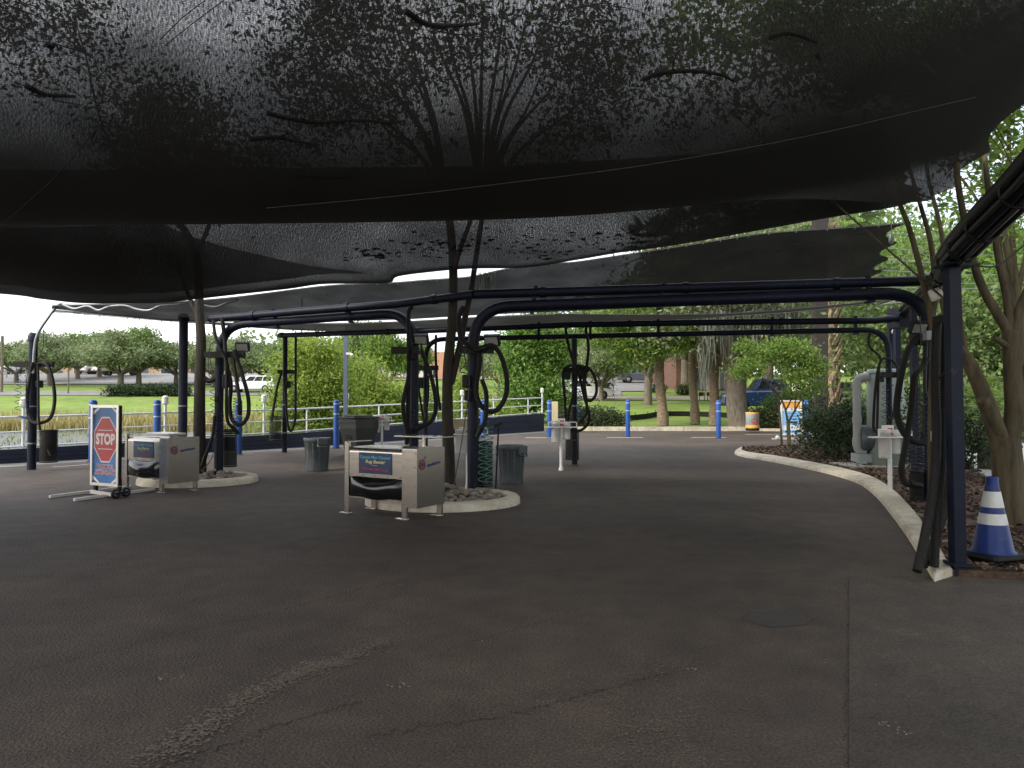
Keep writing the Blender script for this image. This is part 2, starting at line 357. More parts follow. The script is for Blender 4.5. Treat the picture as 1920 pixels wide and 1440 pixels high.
# kerbs
KERB = groundmat('kerb_concrete', [(.5, .45, .37), (.74, .68, .56), (.34, .33, .31), (.62, .61, .59), (.38, .38, .38), (.62, .62, .62)], [1.1, 7, 60], bump=.5, bscale=45)
def kerbloft(name, inner, outer, z, m):
    n = len(inner); vs = []; fs = []
    for a, b in zip(inner, outer):
        a, b = V((a[0], a[1])), V((b[0], b[1])); d = (b-a)
        for p, h in ((a, -.01), (a+d*.04, z-.025), (a+d*.16, z), (b-d*.1, z+.004), (b, z-.02), (b, -.01)): vs.append((p.x, p.y, h))
    for i in range(n-1):
        for k in range(5): q = i*6+k; fs.append((q, q+1, q+7, q+6))
    fs += [(5, 4, 3, 2, 1, 0), tuple(range(n*6-6, n*6))]
    return tag(MB().m(m).add(vs, fs, False).build(name), kind='structure')
kin = cr([G(u, v) for u, v in ((1384, 845), (1377, 851), (1392, 857), (1440, 865), (1500, 877), (1560, 891), (1608, 907), (1640, 930), (1672, 968), (1702, 1010), (1730, 1056), (1752, 1092))], 6)
kout = cr([G(u, v) for u, v in ((1392, 842), (1392, 848), (1410, 853), (1455, 859), (1510, 869), (1575, 882), (1634, 899), (1672, 922), (1708, 958), (1738, 998), (1764, 1040), (1786, 1080))], 6)
kerbloft('bed_kerb', kin, kout, .075, KERB)
# jointed far kerb, one block after another
fk = [G(u, 808) for u in (925, 1024, 1110, 1195, 1282, 1365, 1415)]+[V((14.5, 35.3, 0)), V((17.5, 34.6, 0))]
for i, (a, b) in enumerate(zip(fk[:-1], fk[1:])):
    d = (b-a); n = V((-d.y, d.x, 0)).normalized()*.3; g = d.normalized()*.012
    z = .2 if i < 6 else .2-.08*(i-5)
    mbk = MB().m(KERB); a2, b2 = a+g, b-g
    mbk.add([(p.x, p.y, h) for p in (a2, b2, b2+n, a2+n) for h in (0, z)], [(0, 2, 3, 1), (2, 4, 5, 3), (4, 6, 7, 5), (6, 0, 1, 7), (1, 3, 5, 7)], False)
    tag(mbk.build('far_kerb'), kind='structure')
# planting bed behind the kerb
bed = [(p.x, p.y) for p in kout[::2]]
back = [(4.6, 6.2), (9.5, 5.4), (8.3, 9.2), (8.0, 11.2), (8.9, 14), (11, 18.5), (13.2, 23), (10.5, 24.6), (8.6, 23.6)]
bedpoly = np.array(bed+back)
mbm = MB().m(MULCH); c = (6.6, 15.)
bp_ = [(p[0], p[1]) for p in bed+back]
area = sum(a[0]*b[1]-b[0]*a[1] for a, b in zip(bp_, bp_[1:]+bp_[:1]))
if area < 0: bp_.reverse()
tag(MB().m(MULCH).prism(bp_, -.05, .055).build('mulch_bed'), kind='structure')
def inside(px, py, poly):
    r = np.zeros(px.shape, bool); n = len(poly); j = n-1
    for i in range(n):
        xi, yi = poly[i]; xj, yj = poly[j]
        r ^= ((yi > py) != (yj > py)) & (px < (xj-xi)*(py-yi)/(yj-yi+1e-12)+xi); j = i
    return r
CHIP = leafmat('bark_chip', [(.035, .022, .015), (.08, .05, .034), (.13, .085, .06), (.25, .18, .13)], 0, .9)
N = 60000; cx = RNG.uniform(3.8, 13, N); cy = 6+19*RNG.random(N)**1.6; ok = inside(cx, cy, bedpoly); cx, cy = cx[ok], cy[ok]; N = len(cx)
a = RNG.uniform(0, 2*PI, N); ln = RNG.uniform(.01, .03, N)*(1+.03*cy); wd = ln*RNG.uniform(.25, .55, N); tz = RNG.normal(0, .35, N)
u = np.stack([np.cos(a)*ln, np.sin(a)*ln, tz*ln], 1); v = np.stack([-np.sin(a)*wd, np.cos(a)*wd, RNG.normal(0, .4, N)*wd], 1)
c = np.stack([cx, cy, .068+RNG.uniform(0, .025, N)], 1)
vs = np.stack([c-u-v, c+u-v, c+u+v, c-u+v], 1).reshape(-1, 3); fs = np.arange(4*N).reshape(-1, 4)
tag(link('bark_mulch', mesh_np('bark_mulch', vs, fs, [CHIP])), 'brown bark chips covering the planting bed behind the curved kerb', 'mulch', kind='stuff')
# white shell gravel by the post foot
N = 420; cx = RNG.uniform(4.2, 6.4, N); cy = 6.18+RNG.random(N)**2*.5+(cx-4.2)*-.05; s = RNG.uniform(.006, .016, N)
a = RNG.uniform(0, 2*PI, N); u = np.stack([np.cos(a)*s, np.sin(a)*s, 0*s], 1); v = np.stack([-np.sin(a)*s, np.cos(a)*s, RNG.normal(0, .5, N)*s], 1); c = np.stack([cx, cy, np.full(N, .072)], 1)
vs = np.stack([c-u-v, c+u-v, c+u+v, c-u+v], 1).reshape(-1, 3)
tag(link('shell_gravel', mesh_np('shell_gravel', vs, np.arange(4*N).reshape(-1, 4), [leafmat('shell', [(.2, .18, .15), (.5, .47, .42)], 0, .9)])), 'scatter of pale shell gravel at the foot of the square navy post', 'gravel', kind='stuff')
# brown stepping slabs in the bed
SLAB = mat('brown_slab', (.1, .062, .052), .85, var=.25, scale=5, bump=.3)
for k, (u_, v_) in enumerate(((1768, 948), (1776, 962), (1786, 978))):
    p = G(u_, v_, .09); mb = MB().m(SLAB).box((p.x, p.y, .08), (.55, .36, .05), .1*k, bev=.015)
    tag(mb.build('stepping_slab'), ['brown flat slab lying in the mulch under the near black waste basket', 'middle brown slab in the mulch beside the hanging hose ends', 'brown flat slab closest to the curved kerb in the mulch'][k], 'paving slab', 'flat brown slabs in the mulch bed')
# painted lines
LINE = mat('line_paint', (.55, .55, .54), .7, var=.2, scale=5)
mb = MB().m(LINE)
for (ua, ub, v_) in ((985, 1052, 821), (1138, 1206, 820.5), (1296, 1362, 820.5), (1398, 1462, 814.5)):
    a, b = G(ua, v_), G(ub, v_); mb.add([(a.x, a.y-.12, .006), (b.x, b.y-.12, .006), (b.x, b.y+.12, .006), (a.x, a.y+.12, .006)], [(0, 1, 2, 3)], False)
for (ua, va, ub, vb) in ((-60, 879, 46, 873.5), (98, 876, 164, 871.5), (445, 853, 475, 851), (840, 829, 900, 829)):
    a, b = G(ua, va), G(ub, vb); mb.add([(a.x, a.y-.06, .006), (b.x, b.y-.06, .006), (b.x, b.y+.06, .006), (a.x, a.y+.06, .006)], [(0, 1, 2, 3)], False)
tag(mb.build('parking_line'), kind='structure')
# cracks and worn spots of the asphalt
CRK = mat('crack', (.018, .016, .015), .95); mb = MB().m(CRK)
def crack(pts, wd):
    P_ = cr([G(u, v) for u, v in pts], 26); n = len(P_); vs = []
    for i, p in enumerate(P_):
        d = (P_[min(i+1, n-1)]-P_[max(i-1, 0)]).normalized(); q = V((-d.y, d.x, 0)); j = random.gauss(0, .016)
        k = wd*random.uniform(.15, 1.); vs += [p+q*(j-k/2)+V((0, 0, .0035)), p+q*(j+k/2)+V((0, 0, .0035))]
    mb.add(vs, [(2*i, 2*i+2, 2*i+3, 2*i+1) for i in range(n-1)], False)
for pts, wd in (([(0, 1270), (170, 1230), (330, 1190), (500, 1152), (640, 1115), (800, 1075)], .009), ([(300, 1436), (420, 1400), (560, 1350), (680, 1318)], .012), ([(680, 1385), (800, 1362), (960, 1342), (1060, 1312), (1180, 1282), (1255, 1262)], .011),
                ([(780, 1240), (900, 1200), (1000, 1172), (1090, 1140)], .008), ([(1290, 1225), (1340, 1212), (1420, 1205)], .006), ([(0, 1165), (90, 1145), (220, 1120)], .008), ([(1592, 1086), (1593, 1180), (1592, 1300), (1590, 1436)], .006), ([(1592, 1086), (1660, 1089), (1750, 1094)], .01)):
    crack(pts, wd)
tag(mb.build('asphalt_crack'), kind='structure')
def blob(name, u, v, r, m, z=.003, k=16, asp=1.):
    p = G(u, v); return sheet(name, [(p.x+math.cos(a)*r*asp*q, p.y+math.sin(a)*r*q) for a, q in ((2*PI*i/k, random.uniform(.75, 1.1)) for i in range(k))], z, m)
blob('tar_patch', 1450, 1160, .2, mat('tar', (.05, .046, .043), .85, var=.3, scale=60, bump=.5, bscale=90), asp=1.3)
PALE = mat('scuff', (.32, .3, .27), .95, var=.6, scale=60)
mbs = MB().m(PALE)
for (u_, v_, r_) in ((745, 1286, .022), (318, 1272, .02), (570, 1243, .012), (902, 1203, .01), (1026, 1318, .012), (165, 1302, .012), (1040, 1038, .02), (1030, 1315, .01), (1665, 1360, .02), (1280, 974, .02), (1300, 1255, .014), (420, 1098, .012), (280, 1050, .012), (750, 1098, .012), (1700, 1376, .012)):
    p = G(u_, v_)
    for _ in range(9):
        q = p+V((random.gauss(0, r_*1.6), random.gauss(0, r_), random.uniform(.0045, .0065))); s = r_*random.uniform(.15, .5)
        mbs.add([q+V((math.cos(k*PI/3)*s*random.uniform(.6, 1.2), math.sin(k*PI/3)*s*random.uniform(.6, 1.2), 0)) for k in range(6)], [tuple(range(6))], False)
for _ in range(160):
    q = V((random.uniform(-7, 3), random.uniform(2.6, 12), .0045)); s = random.uniform(.002, .006)
    mbs.add([q+V((math.cos(k*PI/2.5)*s, math.sin(k*PI/2.5)*s, 0)) for k in range(5)], [tuple(range(5))], False)
def trail(pts, n, spread, s0, s1):
    q_ = cr([G(u, v) for u, v in pts], 20)
    for _ in range(n):
        p = random.choice(q_); q = p+V((random.gauss(0, spread), random.gauss(0, spread), random.uniform(.0046, .0075))); s = random.uniform(s0, s1)
        mbs.add([q+V((math.cos(k*PI/2.5)*s*random.uniform(.6, 1.3), math.sin(k*PI/2.5)*s*random.uniform(.6, 1.3), 0)) for k in range(5)], [tuple(range(5))], False)
mbs.m(mat('loose_grit', (.17, .135, .11), .95, var=.5, scale=80))
trail([(290, 1420), (390, 1360), (480, 1300), (560, 1262), (640, 1240), (720, 1200)], 2600, .055, .003, .0095)
trail([(0, 1150), (160, 1110), (300, 1080)], 300, .05, .0015, .005); trail([(1000, 1290), (1180, 1262), (1300, 1250)], 500, .12, .002, .007)
trail([(1150, 1360), (1230, 1380), (1250, 1300)], 900, .18, .002, .006); trail([(900, 1320), (940, 1340)], 260, .06, .001, .004); trail([(700, 930), (900, 1010), (1100, 1010), (1350, 980)], 300, .25, .002, .006)
tag(mbs.build('asphalt_scuffs'), kind='structure')
# ------------------------------------------------------------------ shade canopies: sagging sheets of woven net
def netmat(name, k, tr, sc_=74., lo_=.41, hi_=.57):
    m = bpy.data.materials.new(name); m.use_nodes = True; nt = m.node_tree; b = nt.nodes['Principled BSDF']; L = nt.links.new
    b.inputs['Base Color'].default_value = (.011, .0105, .0095, 1); b.inputs['Roughness'].default_value = .8; b.inputs['Specular IOR Level'].default_value = .2
    tc = nn(nt, 'ShaderNodeTexCoord'); mp = nn(nt, 'ShaderNodeMapping'); mp.inputs['Scale'].default_value = (1, .75, 0); L(tc.outputs['Object'], mp.inputs[0])
    n = nn(nt, 'ShaderNodeTexNoise', Scale=sc_, Detail=4., Roughness=.9); L(mp.outputs[0], n.inputs['Vector'])
    n2 = nn(nt, 'ShaderNodeTexNoise', Scale=1.1, Detail=4.); L(tc.outputs['Object'], n2.inputs['Vector'])
    r = nn(nt, 'ShaderNodeMapRange'); r.inputs[1].default_value, r.inputs[2].default_value, r.inputs[3].default_value, r.inputs[4].default_value = lo_, hi_, 0, k
    L(n.outputs[0], r.inputs[0])
    r2 = nn(nt, 'ShaderNodeMapRange'); r2.inputs[1].default_value, r2.inputs[2].default_value, r2.inputs[3].default_value, r2.inputs[4].default_value = .3, .7, .65, 1.15
    L(n2.outputs[0], r2.inputs[0])
    mu = nn(nt, 'ShaderNodeMath', op='MULTIPLY'); L(r.outputs[0], mu.inputs[0]); L(r2.outputs[0], mu.inputs[1])
    at = nn(nt, 'ShaderNodeAttribute', attribute_name='painted_shade'); m2 = nn(nt, 'ShaderNodeMath', op='MULTIPLY'); L(mu.outputs[0], m2.inputs[0]); L(at.outputs['Fac'], m2.inputs[1]); mu = m2
    tl = nn(nt, 'ShaderNodeBsdfTranslucent'); tl.inputs[0].default_value = (tr, tr*.97, tr*.93, 1); ad = nn(nt, 'ShaderNodeAddShader'); L(b.outputs[0], ad.inputs[0]); L(tl.outputs[0], ad.inputs[1]); b = ad
    t = nn(nt, 'ShaderNodeBsdfTransparent'); x = nn(nt, 'ShaderNodeMixShader'); o = nt.nodes['Material Output']
    L(mu.outputs[0], x.inputs[0]); L(b.outputs[0], x.inputs[1]); L(t.outputs[0], x.inputs[2]); L(x.outputs[0], o.inputs[0]); return m
NET = netmat('shade_net', .95, .014); NET2 = netmat('shade_net_dense', .25, .022); NETB = netmat('shade_net_second', .7, .014, 70., .45, .68); NET3 = netmat('shade_net_far', .2, .05)
CORD = mat('pale_cord', (.13, .125, .12), .7); WIRE = mat('dark_wire', (.03, .03, .03), .5); LTWIRE = mat('steel_wire', (.4, .4, .4), .4, .6)
def patch(rows, n=8, n2=None):
    R = [cr(r, n) for r in rows]; cols = list(zip(*R)); C = [cr(c, n2 or n) for c in cols]
    return [list(r) for r in zip(*C)]
def scallop(g, k, amp, side=-1, reach=7):
    n = len(g)
    for i, r in enumerate(g):
        s = abs(math.sin(PI*k*i/(n-1)))*amp
        for j in range(reach):
            q = side*(j+1) if side < 0 else j; r2 = r[side*(reach+1)] if side < 0 else r[reach]
            d = (r2-r[q]); d.normalize(); r[q] = r[q]+d*s*(1-j/reach)**2
    return g
def sheetmesh(g, m, name, parent, painted_shade=None):                 # dust: fold darkening painted into the net's transparency, point by point
    k = [painted_shade(i/(len(g)-1), p) if painted_shade else 1. for i, r in enumerate(g) for p in r]
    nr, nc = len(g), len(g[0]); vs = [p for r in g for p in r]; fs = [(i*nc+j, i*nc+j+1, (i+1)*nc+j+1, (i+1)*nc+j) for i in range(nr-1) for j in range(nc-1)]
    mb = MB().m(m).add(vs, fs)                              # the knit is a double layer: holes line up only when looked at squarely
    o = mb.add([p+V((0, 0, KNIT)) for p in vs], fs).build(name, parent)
    o.data.attributes.new('painted_shade', 'FLOAT', 'POINT').data.foreach_set('value', k+k); return o
KNIT = .012
def lacing(edge, other, parent, nrings=26):
    mb = MB().m(CORD); mb.tube(edge, .007, 5)
    n = len(edge)
    for k in range(nrings):
        p = edge[int((k+.5)*n/nrings)]
        mb.tube([p+V((0, .018*math.cos(a), .02*math.sin(a)-.012)) for a in np.linspace(0, 2*PI, 11)], .006, 4, cap=False)
    mb.build('lacing', parent)
def proj(p):
    c, s = math.cos(PITCH), math.sin(PITCH); q = p-V((0, 0, HC)); y = q.y*c+q.z*s; z = -q.y*s+q.z*c
    return (960+FPX*q.x/y, 720-FPX*z/y) if y > .2 else (-9999, -9999)
from mathutils.bvhtree import BVHTree
TREES = {}
def onnet(g, u, v, off=.008):                       # where a line of sight meets a sheet
    k = id(g)
    if k not in TREES:
        nc = len(g[0]); TREES[k] = BVHTree.FromPolygons([p for r in g for p in r], [(i*nc+j, i*nc+j+1, (i+1)*nc+j+1, (i+1)*nc+j) for i in range(len(g)-1) for j in range(nc-1)])
    d = ray(u, v).normalized(); h = TREES[k].ray_cast(V((0, 0, HC)), d)
    return h[0]-d*off if h[0] is not None else None
def seam(g, pix, parent, r=.0032, m=None, front=1.):
    pix = [(p.x, p.y) for p in cr([(u, v, 0) for u, v in pix], 8)]; out = [q for q in (onnet(g, u, v) for u, v in pix) if q is not None]
    MB().m(m or CORD).tube(out, r, 4).build('seam', parent)
# nearest sheet
cols = [(-15, 7.5, 3.3), (-9, 7.6, 3.3), (-5.3, 7.8, 3.34), (0, 8.0, 3.46), (3., 8.6, 3.83), (5.0, 9.6, 4.05), (5.75, 10, 4.2)]
prof = [(-24, 2.1), (-17, 2.2), (-12, 2.0), (-8, 1.75), (-5, 1.25), (-2.6, .52), (-1.1, .13), (0, 0), (.7, .3), (1.2, .75)]  # hindmost rows extend the sheet unseen behind the camera to dim the foreground
ks = [1, 1, 1, 1, 1.2, 1.8, 2.2]
gA = patch([[V((x, yb+dy, zb+dz*k)) for (x, yb, zb), k in zip(cols, ks)] for dy, dz in prof], 9, 22)
scallop(gA, 18, .34, -1, 9)
cA = thing('shade_canopy', 'large black net canopy sheet sagging overhead, nearest and highest in view', 'canopy', (0, 2, 4.5), 0, 'black shade net sheets')
def painted_shadeA(t, p):  # painted shade: the net lets less through toward its fold
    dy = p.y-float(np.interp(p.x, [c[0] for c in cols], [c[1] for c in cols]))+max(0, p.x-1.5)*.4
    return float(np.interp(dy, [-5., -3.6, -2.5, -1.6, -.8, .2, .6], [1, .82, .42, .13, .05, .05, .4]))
sheetmesh(gA, NET, 'net_sheet', cA, painted_shadeA)
seam(gA, [(500, 390), (740, 368), (960, 342), (1180, 314), (1385, 280), (1560, 245), (1700, 212), (1830, 182)], cA, front=.76)
seam(gA, [(195, 225), (140, 290), (90, 345), (45, 385), (10, 415)], cA, .006, mat('faint_seam', (.02, .02, .02), .8))
seam(gA, [(420, 0), (360, 45), (310, 85)], cA, .004, WIRE); seam(gA, [(385, 0), (340, 35), (300, 75)], cA, .004, WIRE)
# second sheet, seen under the first
bB = [(-320, 530, 13.2), (0, 551, 12.8), (80, 561, 12.8), (165, 569, 12.7), (300, 568, 12.6), (360, 562, 12.6), (440, 553, 12.5), (540, 542, 12.4), (605, 533, 12.4), (690, 532, 12.35), (732, 530, 12.3), (745, 519, 12.25), (800, 511, 12.2), (880, 504, 12.), (985, 502, 11.9), (1085, 487, 11.8), (1168, 473, 11.7), (1264, 460, 11.6), (1440, 429, 11.4), (1545, 410, 11.3), (1664, 391, 11.2), (1712, 380, 11.1)]
rows = [[], [], [], [], []]
def nearA(x): return np.interp(x, [c[0] for c in cols], [c[1] for c in cols])+1.25, np.interp(x, [c[0] for c in cols], [c[2] for c in cols])+.95
for u, v, y in bB:
    b = P(u, v, y); ny_, nz_ = nearA(b.x)
    for k, f, q in ((0, 0, 0), (1, .3, .42), (2, .6, .8), (3, .84, .97)): rows[k].append(V((b.x, ny_+(y-ny_)*f, nz_+(b.z-nz_)*q)))
    rows[4].append(b)
gB = patch(rows, 7); scallop(gB, 4, .1, -1, 5)
cB = thing('shade_canopy', 'dark net canopy strip hanging just beyond the nearest overhead sheet, littered with leaves', 'canopy', (0, 11, 3.6), 0, 'black shade net sheets')
sheetmesh(gB, NETB, 'net_sheet', cB, lambda t, p: float(np.interp(t, [.5, .8, .9, 1], [1, .9, .4, .12]))*float(np.interp(p.x, [-6, -2.8, 1.6, 3.2], [.4, 1, 1, .35])))  # shade toward the lower edge and both ends painted into the transparency
nb = len(gB[0]); kk = int(nb*.44)
def along(r, f):
    k = f*(len(r)-1); q = min(int(k), len(r)-2); return r[q].lerp(r[q+1], k-q)
gE = [[along(r, .44*(.42+.58*i/len(gB))*j/30)+V((0, -.02, .16+.2*(1-i/len(gB))*(j/30))) for j in range(31)] for i, r in enumerate(gB) if i > len(gB)*.28]
w_ = min(len(r) for r in gE); mbE = MB().m(NET2); mbE.v = []
for a, b in zip(gE[:-1], gE[1:]):
    n_ = min(len(a), len(b)); mbE.add(a[:n_]+b[:n_], [(q, q+1, n_+q+1, n_+q) for q in range(n_-1)])
oE = mbE.build('overlap_sheet', cB); oE.data.attributes.new('painted_shade', 'FLOAT', 'POINT').data.foreach_set('value', [1.]*len(oE.data.vertices))
# third sheet beyond the slit of sky
nC = [(98, 573, 15.8), (300, 567, 15.2), (430, 558, 14.8), (610, 536, 14.2), (735, 530, 13.6), (800, 525, 13.4), (880, 519, 13.2), (940, 506, 13.15), (985, 500, 13.05), (1040, 494, 12.95), (1085, 490.5, 12.9), (1168, 478, 12.8), (1264, 463.5, 12.7), (1350, 450, 12.6), (1440, 437, 12.5), (1585, 427, 12.4), (1703, 418, 12.3)]
fC = [(96, 579, 16.3), (300, 597, 19.2), (430, 602, 19.4), (610, 603, 19.3), (735, 600, 18.8), (800, 597, 18.6), (880, 592, 18.4), (940, 589, 18.25), (985, 587, 18.1), (1040, 585, 18), (1085, 583, 17.9), (1168, 579, 17.6), (1264, 574, 17.3), (1350, 570, 17.), (1440, 566, 16.8), (1560, 556, 16.3), (1642, 532, 15.8)]
rows = [[], [], [], []]
for (u, v, y), (u2, v2, y2) in zip(nC, fC):
    a, b = P(u, v, y), P(u2, v2, y2)
    for k, f, sg in ((0, 0, 0), (1, .33, .13), (2, .68, .13), (3, 1, 0)): rows[k].append(a.lerp(b, f)-V((0, 0, sg*(b-a).length/4)))
gC = patch(rows, 8); scallop(gC, 5, .3, -1, 6)
cC = thing('shade_canopy', 'broad flat black net canopy over the near row of vacuums, with a thin diagonal seam', 'canopy', (0, 15, 3.6), 0, 'black shade net sheets')
sheetmesh(gC, NET2, 'net_sheet', cC); lacing([p+V((0, -.03, -.01)) for p in gC[0]], None, cC, 44)
seam(gC, [(1140, 543), (1250, 518), (1400, 478), (1540, 448), (1690, 424)], cC, .004)
# farthest sheet
fD = [(96, 581, 17), (340, 601, 20.5), (610, 620, 22.8), (735, 621, 22.8), (960, 616, 22.4), (1100, 606, 22), (1250, 599, 21.4), (1440, 588, 20.6), (1560, 577, 19.8), (1690, 560, 18.6)]
rows = [[], [], []]
for (u, v, y), (u2, v2, y2) in zip(fC, fD):
    a, b = P(u, v, y)+V((0, .15, -.03)), P(u2, v2, y2)
    for k, f, sg in ((0, 0, 0), (1, .5, .08), (2, 1, 0)): rows[k].append(a.lerp(b, f)-V((0, 0, sg*(b-a).length/4)))
gD = patch(rows, 8); scallop(gD, 3, .12, -1, 5)
cD = thing('shade_canopy', 'farthest and lowest strip of black net canopy behind the pipes', 'canopy', (0, 19, 3.6), 0, 'black shade net sheets')
sheetmesh(gD, NET3, 'net_sheet', cD); lacing([p+V((0, -.06, -.02)) for p in gD[0]], None, cD, 50); lacing([p+V((0, .03, -.01)) for p in gD[-1]], None, cD, 50)
# leaves and twigs lying on the nets
LIT = leafmat('dead_leaf', [(.012, .01, .008), (.03, .024, .018)], 0, .9)
def scatter_on(g, uvs, n, s0, s1, name, label):
    cs = []
    for _ in range(n):
        u, v, su, sv = random.choice(uvs); u, v = random.gauss(u, su), random.gauss(v, sv)
        q = onnet(g, u, v, -.03)
        if q is not None: cs.append(tuple(q))
    c = np.array(cs); N = len(c); a = RNG.uniform(0, 2*PI, N); s = RNG.uniform(s0, s1, N)
    u = np.stack([np.cos(a)*s, np.sin(a)*s, 0*s], 1); v = np.stack([-np.sin(a)*s*.5, np.cos(a)*s*.5, .1*s], 1)
    tag(link(name, mesh_np(name, np.stack([c-u, c-v, c+u, c+v], 1).reshape(-1, 3), np.arange(4*N).reshape(-1, 4), [LIT])), label, 'leaf litter', kind='stuff')
scatter_on(gB, [(840, 460, 50, 14), (760, 468, 50, 10), (960, 455, 40, 16), (1080, 455, 60, 16), (1160, 450, 40, 12), (700, 478, 30, 8), (1020, 478, 40, 8)], 330, .03, .085, 'leaf_litter', 'dead leaves lying in dark spots on the second net sheet')
TWIG = mat('dead_twig', (.015, .012, .01), .9)
tw = [[(48, 160), (66, 170), (88, 178), (118, 180), (142, 181)], [(88, 82), (96, 88), (103, 82)], [(500, 212), (540, 222), (600, 230), (660, 226), (735, 230)], [(470, 262), (520, 258), (560, 266), (600, 272)],
      [(1205, 150), (1240, 137), (1300, 133), (1350, 140), (1376, 152)], [(760, 20), (800, 45), (850, 48), (900, 44)], [(1530, 100), (1536, 110)], [(555, 330), (600, 332), (660, 332)], [(1440, 70), (1480, 62), (1530, 78)]]
tl = ['forked dead twig lying on the net at the far left of the photo', 'tiny curled dead leaf stem on the net above the forked twig at left', 'long thin dead branch lying across the net left of the tree crown', 'short bent twig below the long thin branch on the net', 'bowed dead branch on the net right of the tree crown', 'thin curved twig on the net at the very top above the tree crown', 'tiny dark twig on the net toward the right side', 'straight dark twig low on the net just above its fold', 'crooked twig on the net near the top right']
for pix, lb in zip(tw, tl):
    out = []
    for u, v in pix:
        out.append(onnet(gA, u, v, -.03))
    pts = cr(out, 5); n = len(pts); mb = MB().m(TWIG).tube(pts, [.02*(1-.75*i/n)+.004 for i in range(n)], 5)
    for k in range(2 if len(pix) > 3 else 0):
        i = n//3+k*n//3; p = pts[i]; mb.tube(cr([p, p+V((random.uniform(-.12, .12), .1*(k*2-1), .01)), p+V((random.uniform(-.3, .3), .22*(k*2-1), .02))], 4), [.007, .007, .007, .006, .006, .005, .005, .004, .004], 4)
    tag(mb.build('dead_twig'), lb, 'twig', 'dead twigs fallen on the shade net')
# ------------------------------------------------------------------ pipe arches of the vacuum bays
def at0(u, Y): p = P(u, 750, Y); return V((p.x, Y, 0))
def Yg(v): return G(960, v).y
def clamp(parent, a, b, r=.11):
    mb = MB().m(NAVY); d = (b-a).normalized(); mb.tube([a-V((0, 0, .03))+V((0, 0, .2))*0, a+V((0, 0, .02))], .03, 8)
    mb.bar(a+V((0, 0, .1)), b-V((0, 0, .1)), .06, .05); mb.build('clamp', parent)
def ring(mb, p, d, r, w_=.05): mb.tube([p-d*w_/2, p+d*w_/2], r, 14)
N1, N2, N3, N4 = at0(1744, 10.5), at0(887, 11.5), at0(776, 12.5), at0(411, 14.)
F1, F2, F3, F4 = at0(1667, 15.5), at0(1077, 17.5), at0(798, 18.75), at0(534, 21.4)
def arch(name, label, a, b, z, r, ups, zu, ru, base, mids=(), rad_=.62):
    t = thing(name, label, 'vacuum arch', base)
    up = V((0, 0, 1)); mb = MB().m(NAVY)
    za, zb = z
    mb.tube(bend([a, a+up*za, b+up*zb, b], rad_, 9), r, 14); mb.build('arch_pipe', t)
    for p in (a, b): MB().m(NAVY).tube([p, p+up*.02], r*1.7, 14).build('base_flange', t)
    mb = MB().m(NAVY); mb.tube(ups, ru, 12)
    for p, q in zip(ups[:-1], ups[1:]):
        d = (q-p).normalized(); n = max(1, int((q-p).length/1.9))
        for k in range(n): ring(mb, p.lerp(q, (k+.5)/n), d, ru*1.18, .09)
    mb.build('suction_pipe', t)
    for f in mids:
        p = (a+up*za).lerp(b+up*zb, f); q = min((ups[i].lerp(ups[i+1], k/40) for i in range(len(ups)-1) for k in range(41)), key=lambda c: (c-p).length)
        c = MB().m(NAVY); c.bar(p-up*(r+.025), q+up*(ru+.03), .06, .05); c.bar(p-up*(r+.02)+V((0, -.11, 0)), p-up*(r+.02)+V((0, .11, 0)), .06, .03); c.build('pipe_clamp', t)
    return t
pz = lambda u, v, Y: P(u, v, Y)
uN = [pz(1768, 524, 10.35), pz(1716, 527, 10.55), pz(890, 552, 11.5), pz(772, 566, 12.4)]
arch('vacuum_arch', 'wide near navy pipe arch spanning from the kerb bed to the middle tree island', N1, N2, (3.02, 2.93), .088, uN[:3], 0, .072, N2, (.12, .57, .86))
arch('vacuum_arch', 'short navy pipe arch between the two tree islands, behind the steel mat cleaners', N3, N4, (2.98, 2.9), .08, [uN[2]+V((-.003, .003, 0)), pz(745, 570, 12.5), pz(560, 584, 13.2), pz(394, 598, 14.05)], 0, .068, N4, (.3, .68))
uF = [pz(1692, 596, 15.4), pz(1640, 601, 15.6), pz(1300, 605, 16.7), pz(1068, 609, 17.5), pz(800, 620, 19.), pz(534, 628.5, 21.4), pz(524, 628.5, 21.5)]
arch('vacuum_arch', 'far navy pipe arch crossing the whole drive in front of the bollards and lawn', F1, F3, (2.97, 3.02), .06, uF, 0, .07, F2, (.06, .22, .45, .6, .72), .5)
def post(label, base, z, r, cap=True, name='navy_post', sq=None, foot=True, tilt=V((0, 0, 0))):
    t = thing(name, label, 'post', base); mb = MB().m(NAVY)
    if sq: mb.bar(base, base+V((0, 0, z))+tilt, sq, sq)
    else: mb.tube([base, base+V((0, 0, z))], r, 16)
    mb.build('shaft', t)
    mb = MB().m(NAVY)
    if sq: mb.box((base.x, base.y, .1), (sq*1.6, sq*1.6, .03)); mb.build('base_plate', t)
    elif cap: mb.lathe([(r*1.25, z-.1), (r*1.25, z), (r*.9, z+.06), (.001, z+.08)], base, 16); mb.build('post_cap', t)
    if not sq:
        for zz in (.55, 1.35): MB().m(GALV).tube([base+V((0, 0, zz)), base+V((0, 0, zz+.03))], r*1.08, 16).build('band', t)
    return t
post('middle navy post joining the far pipe arch, hung with crossed black hoses', F2, 2.93, .068, False)
post('slim navy post carrying the far pipe beside the lime green bushes', F4, 3.3, .07, False)
SL = at0(61, 16.15); post('free standing capped navy post at the far left by the pond railing', SL, 2.88, .088)
SM = at0(343, 17.); post('tall capped navy post just left of the left tree trunk', SM, 3.4, .098)
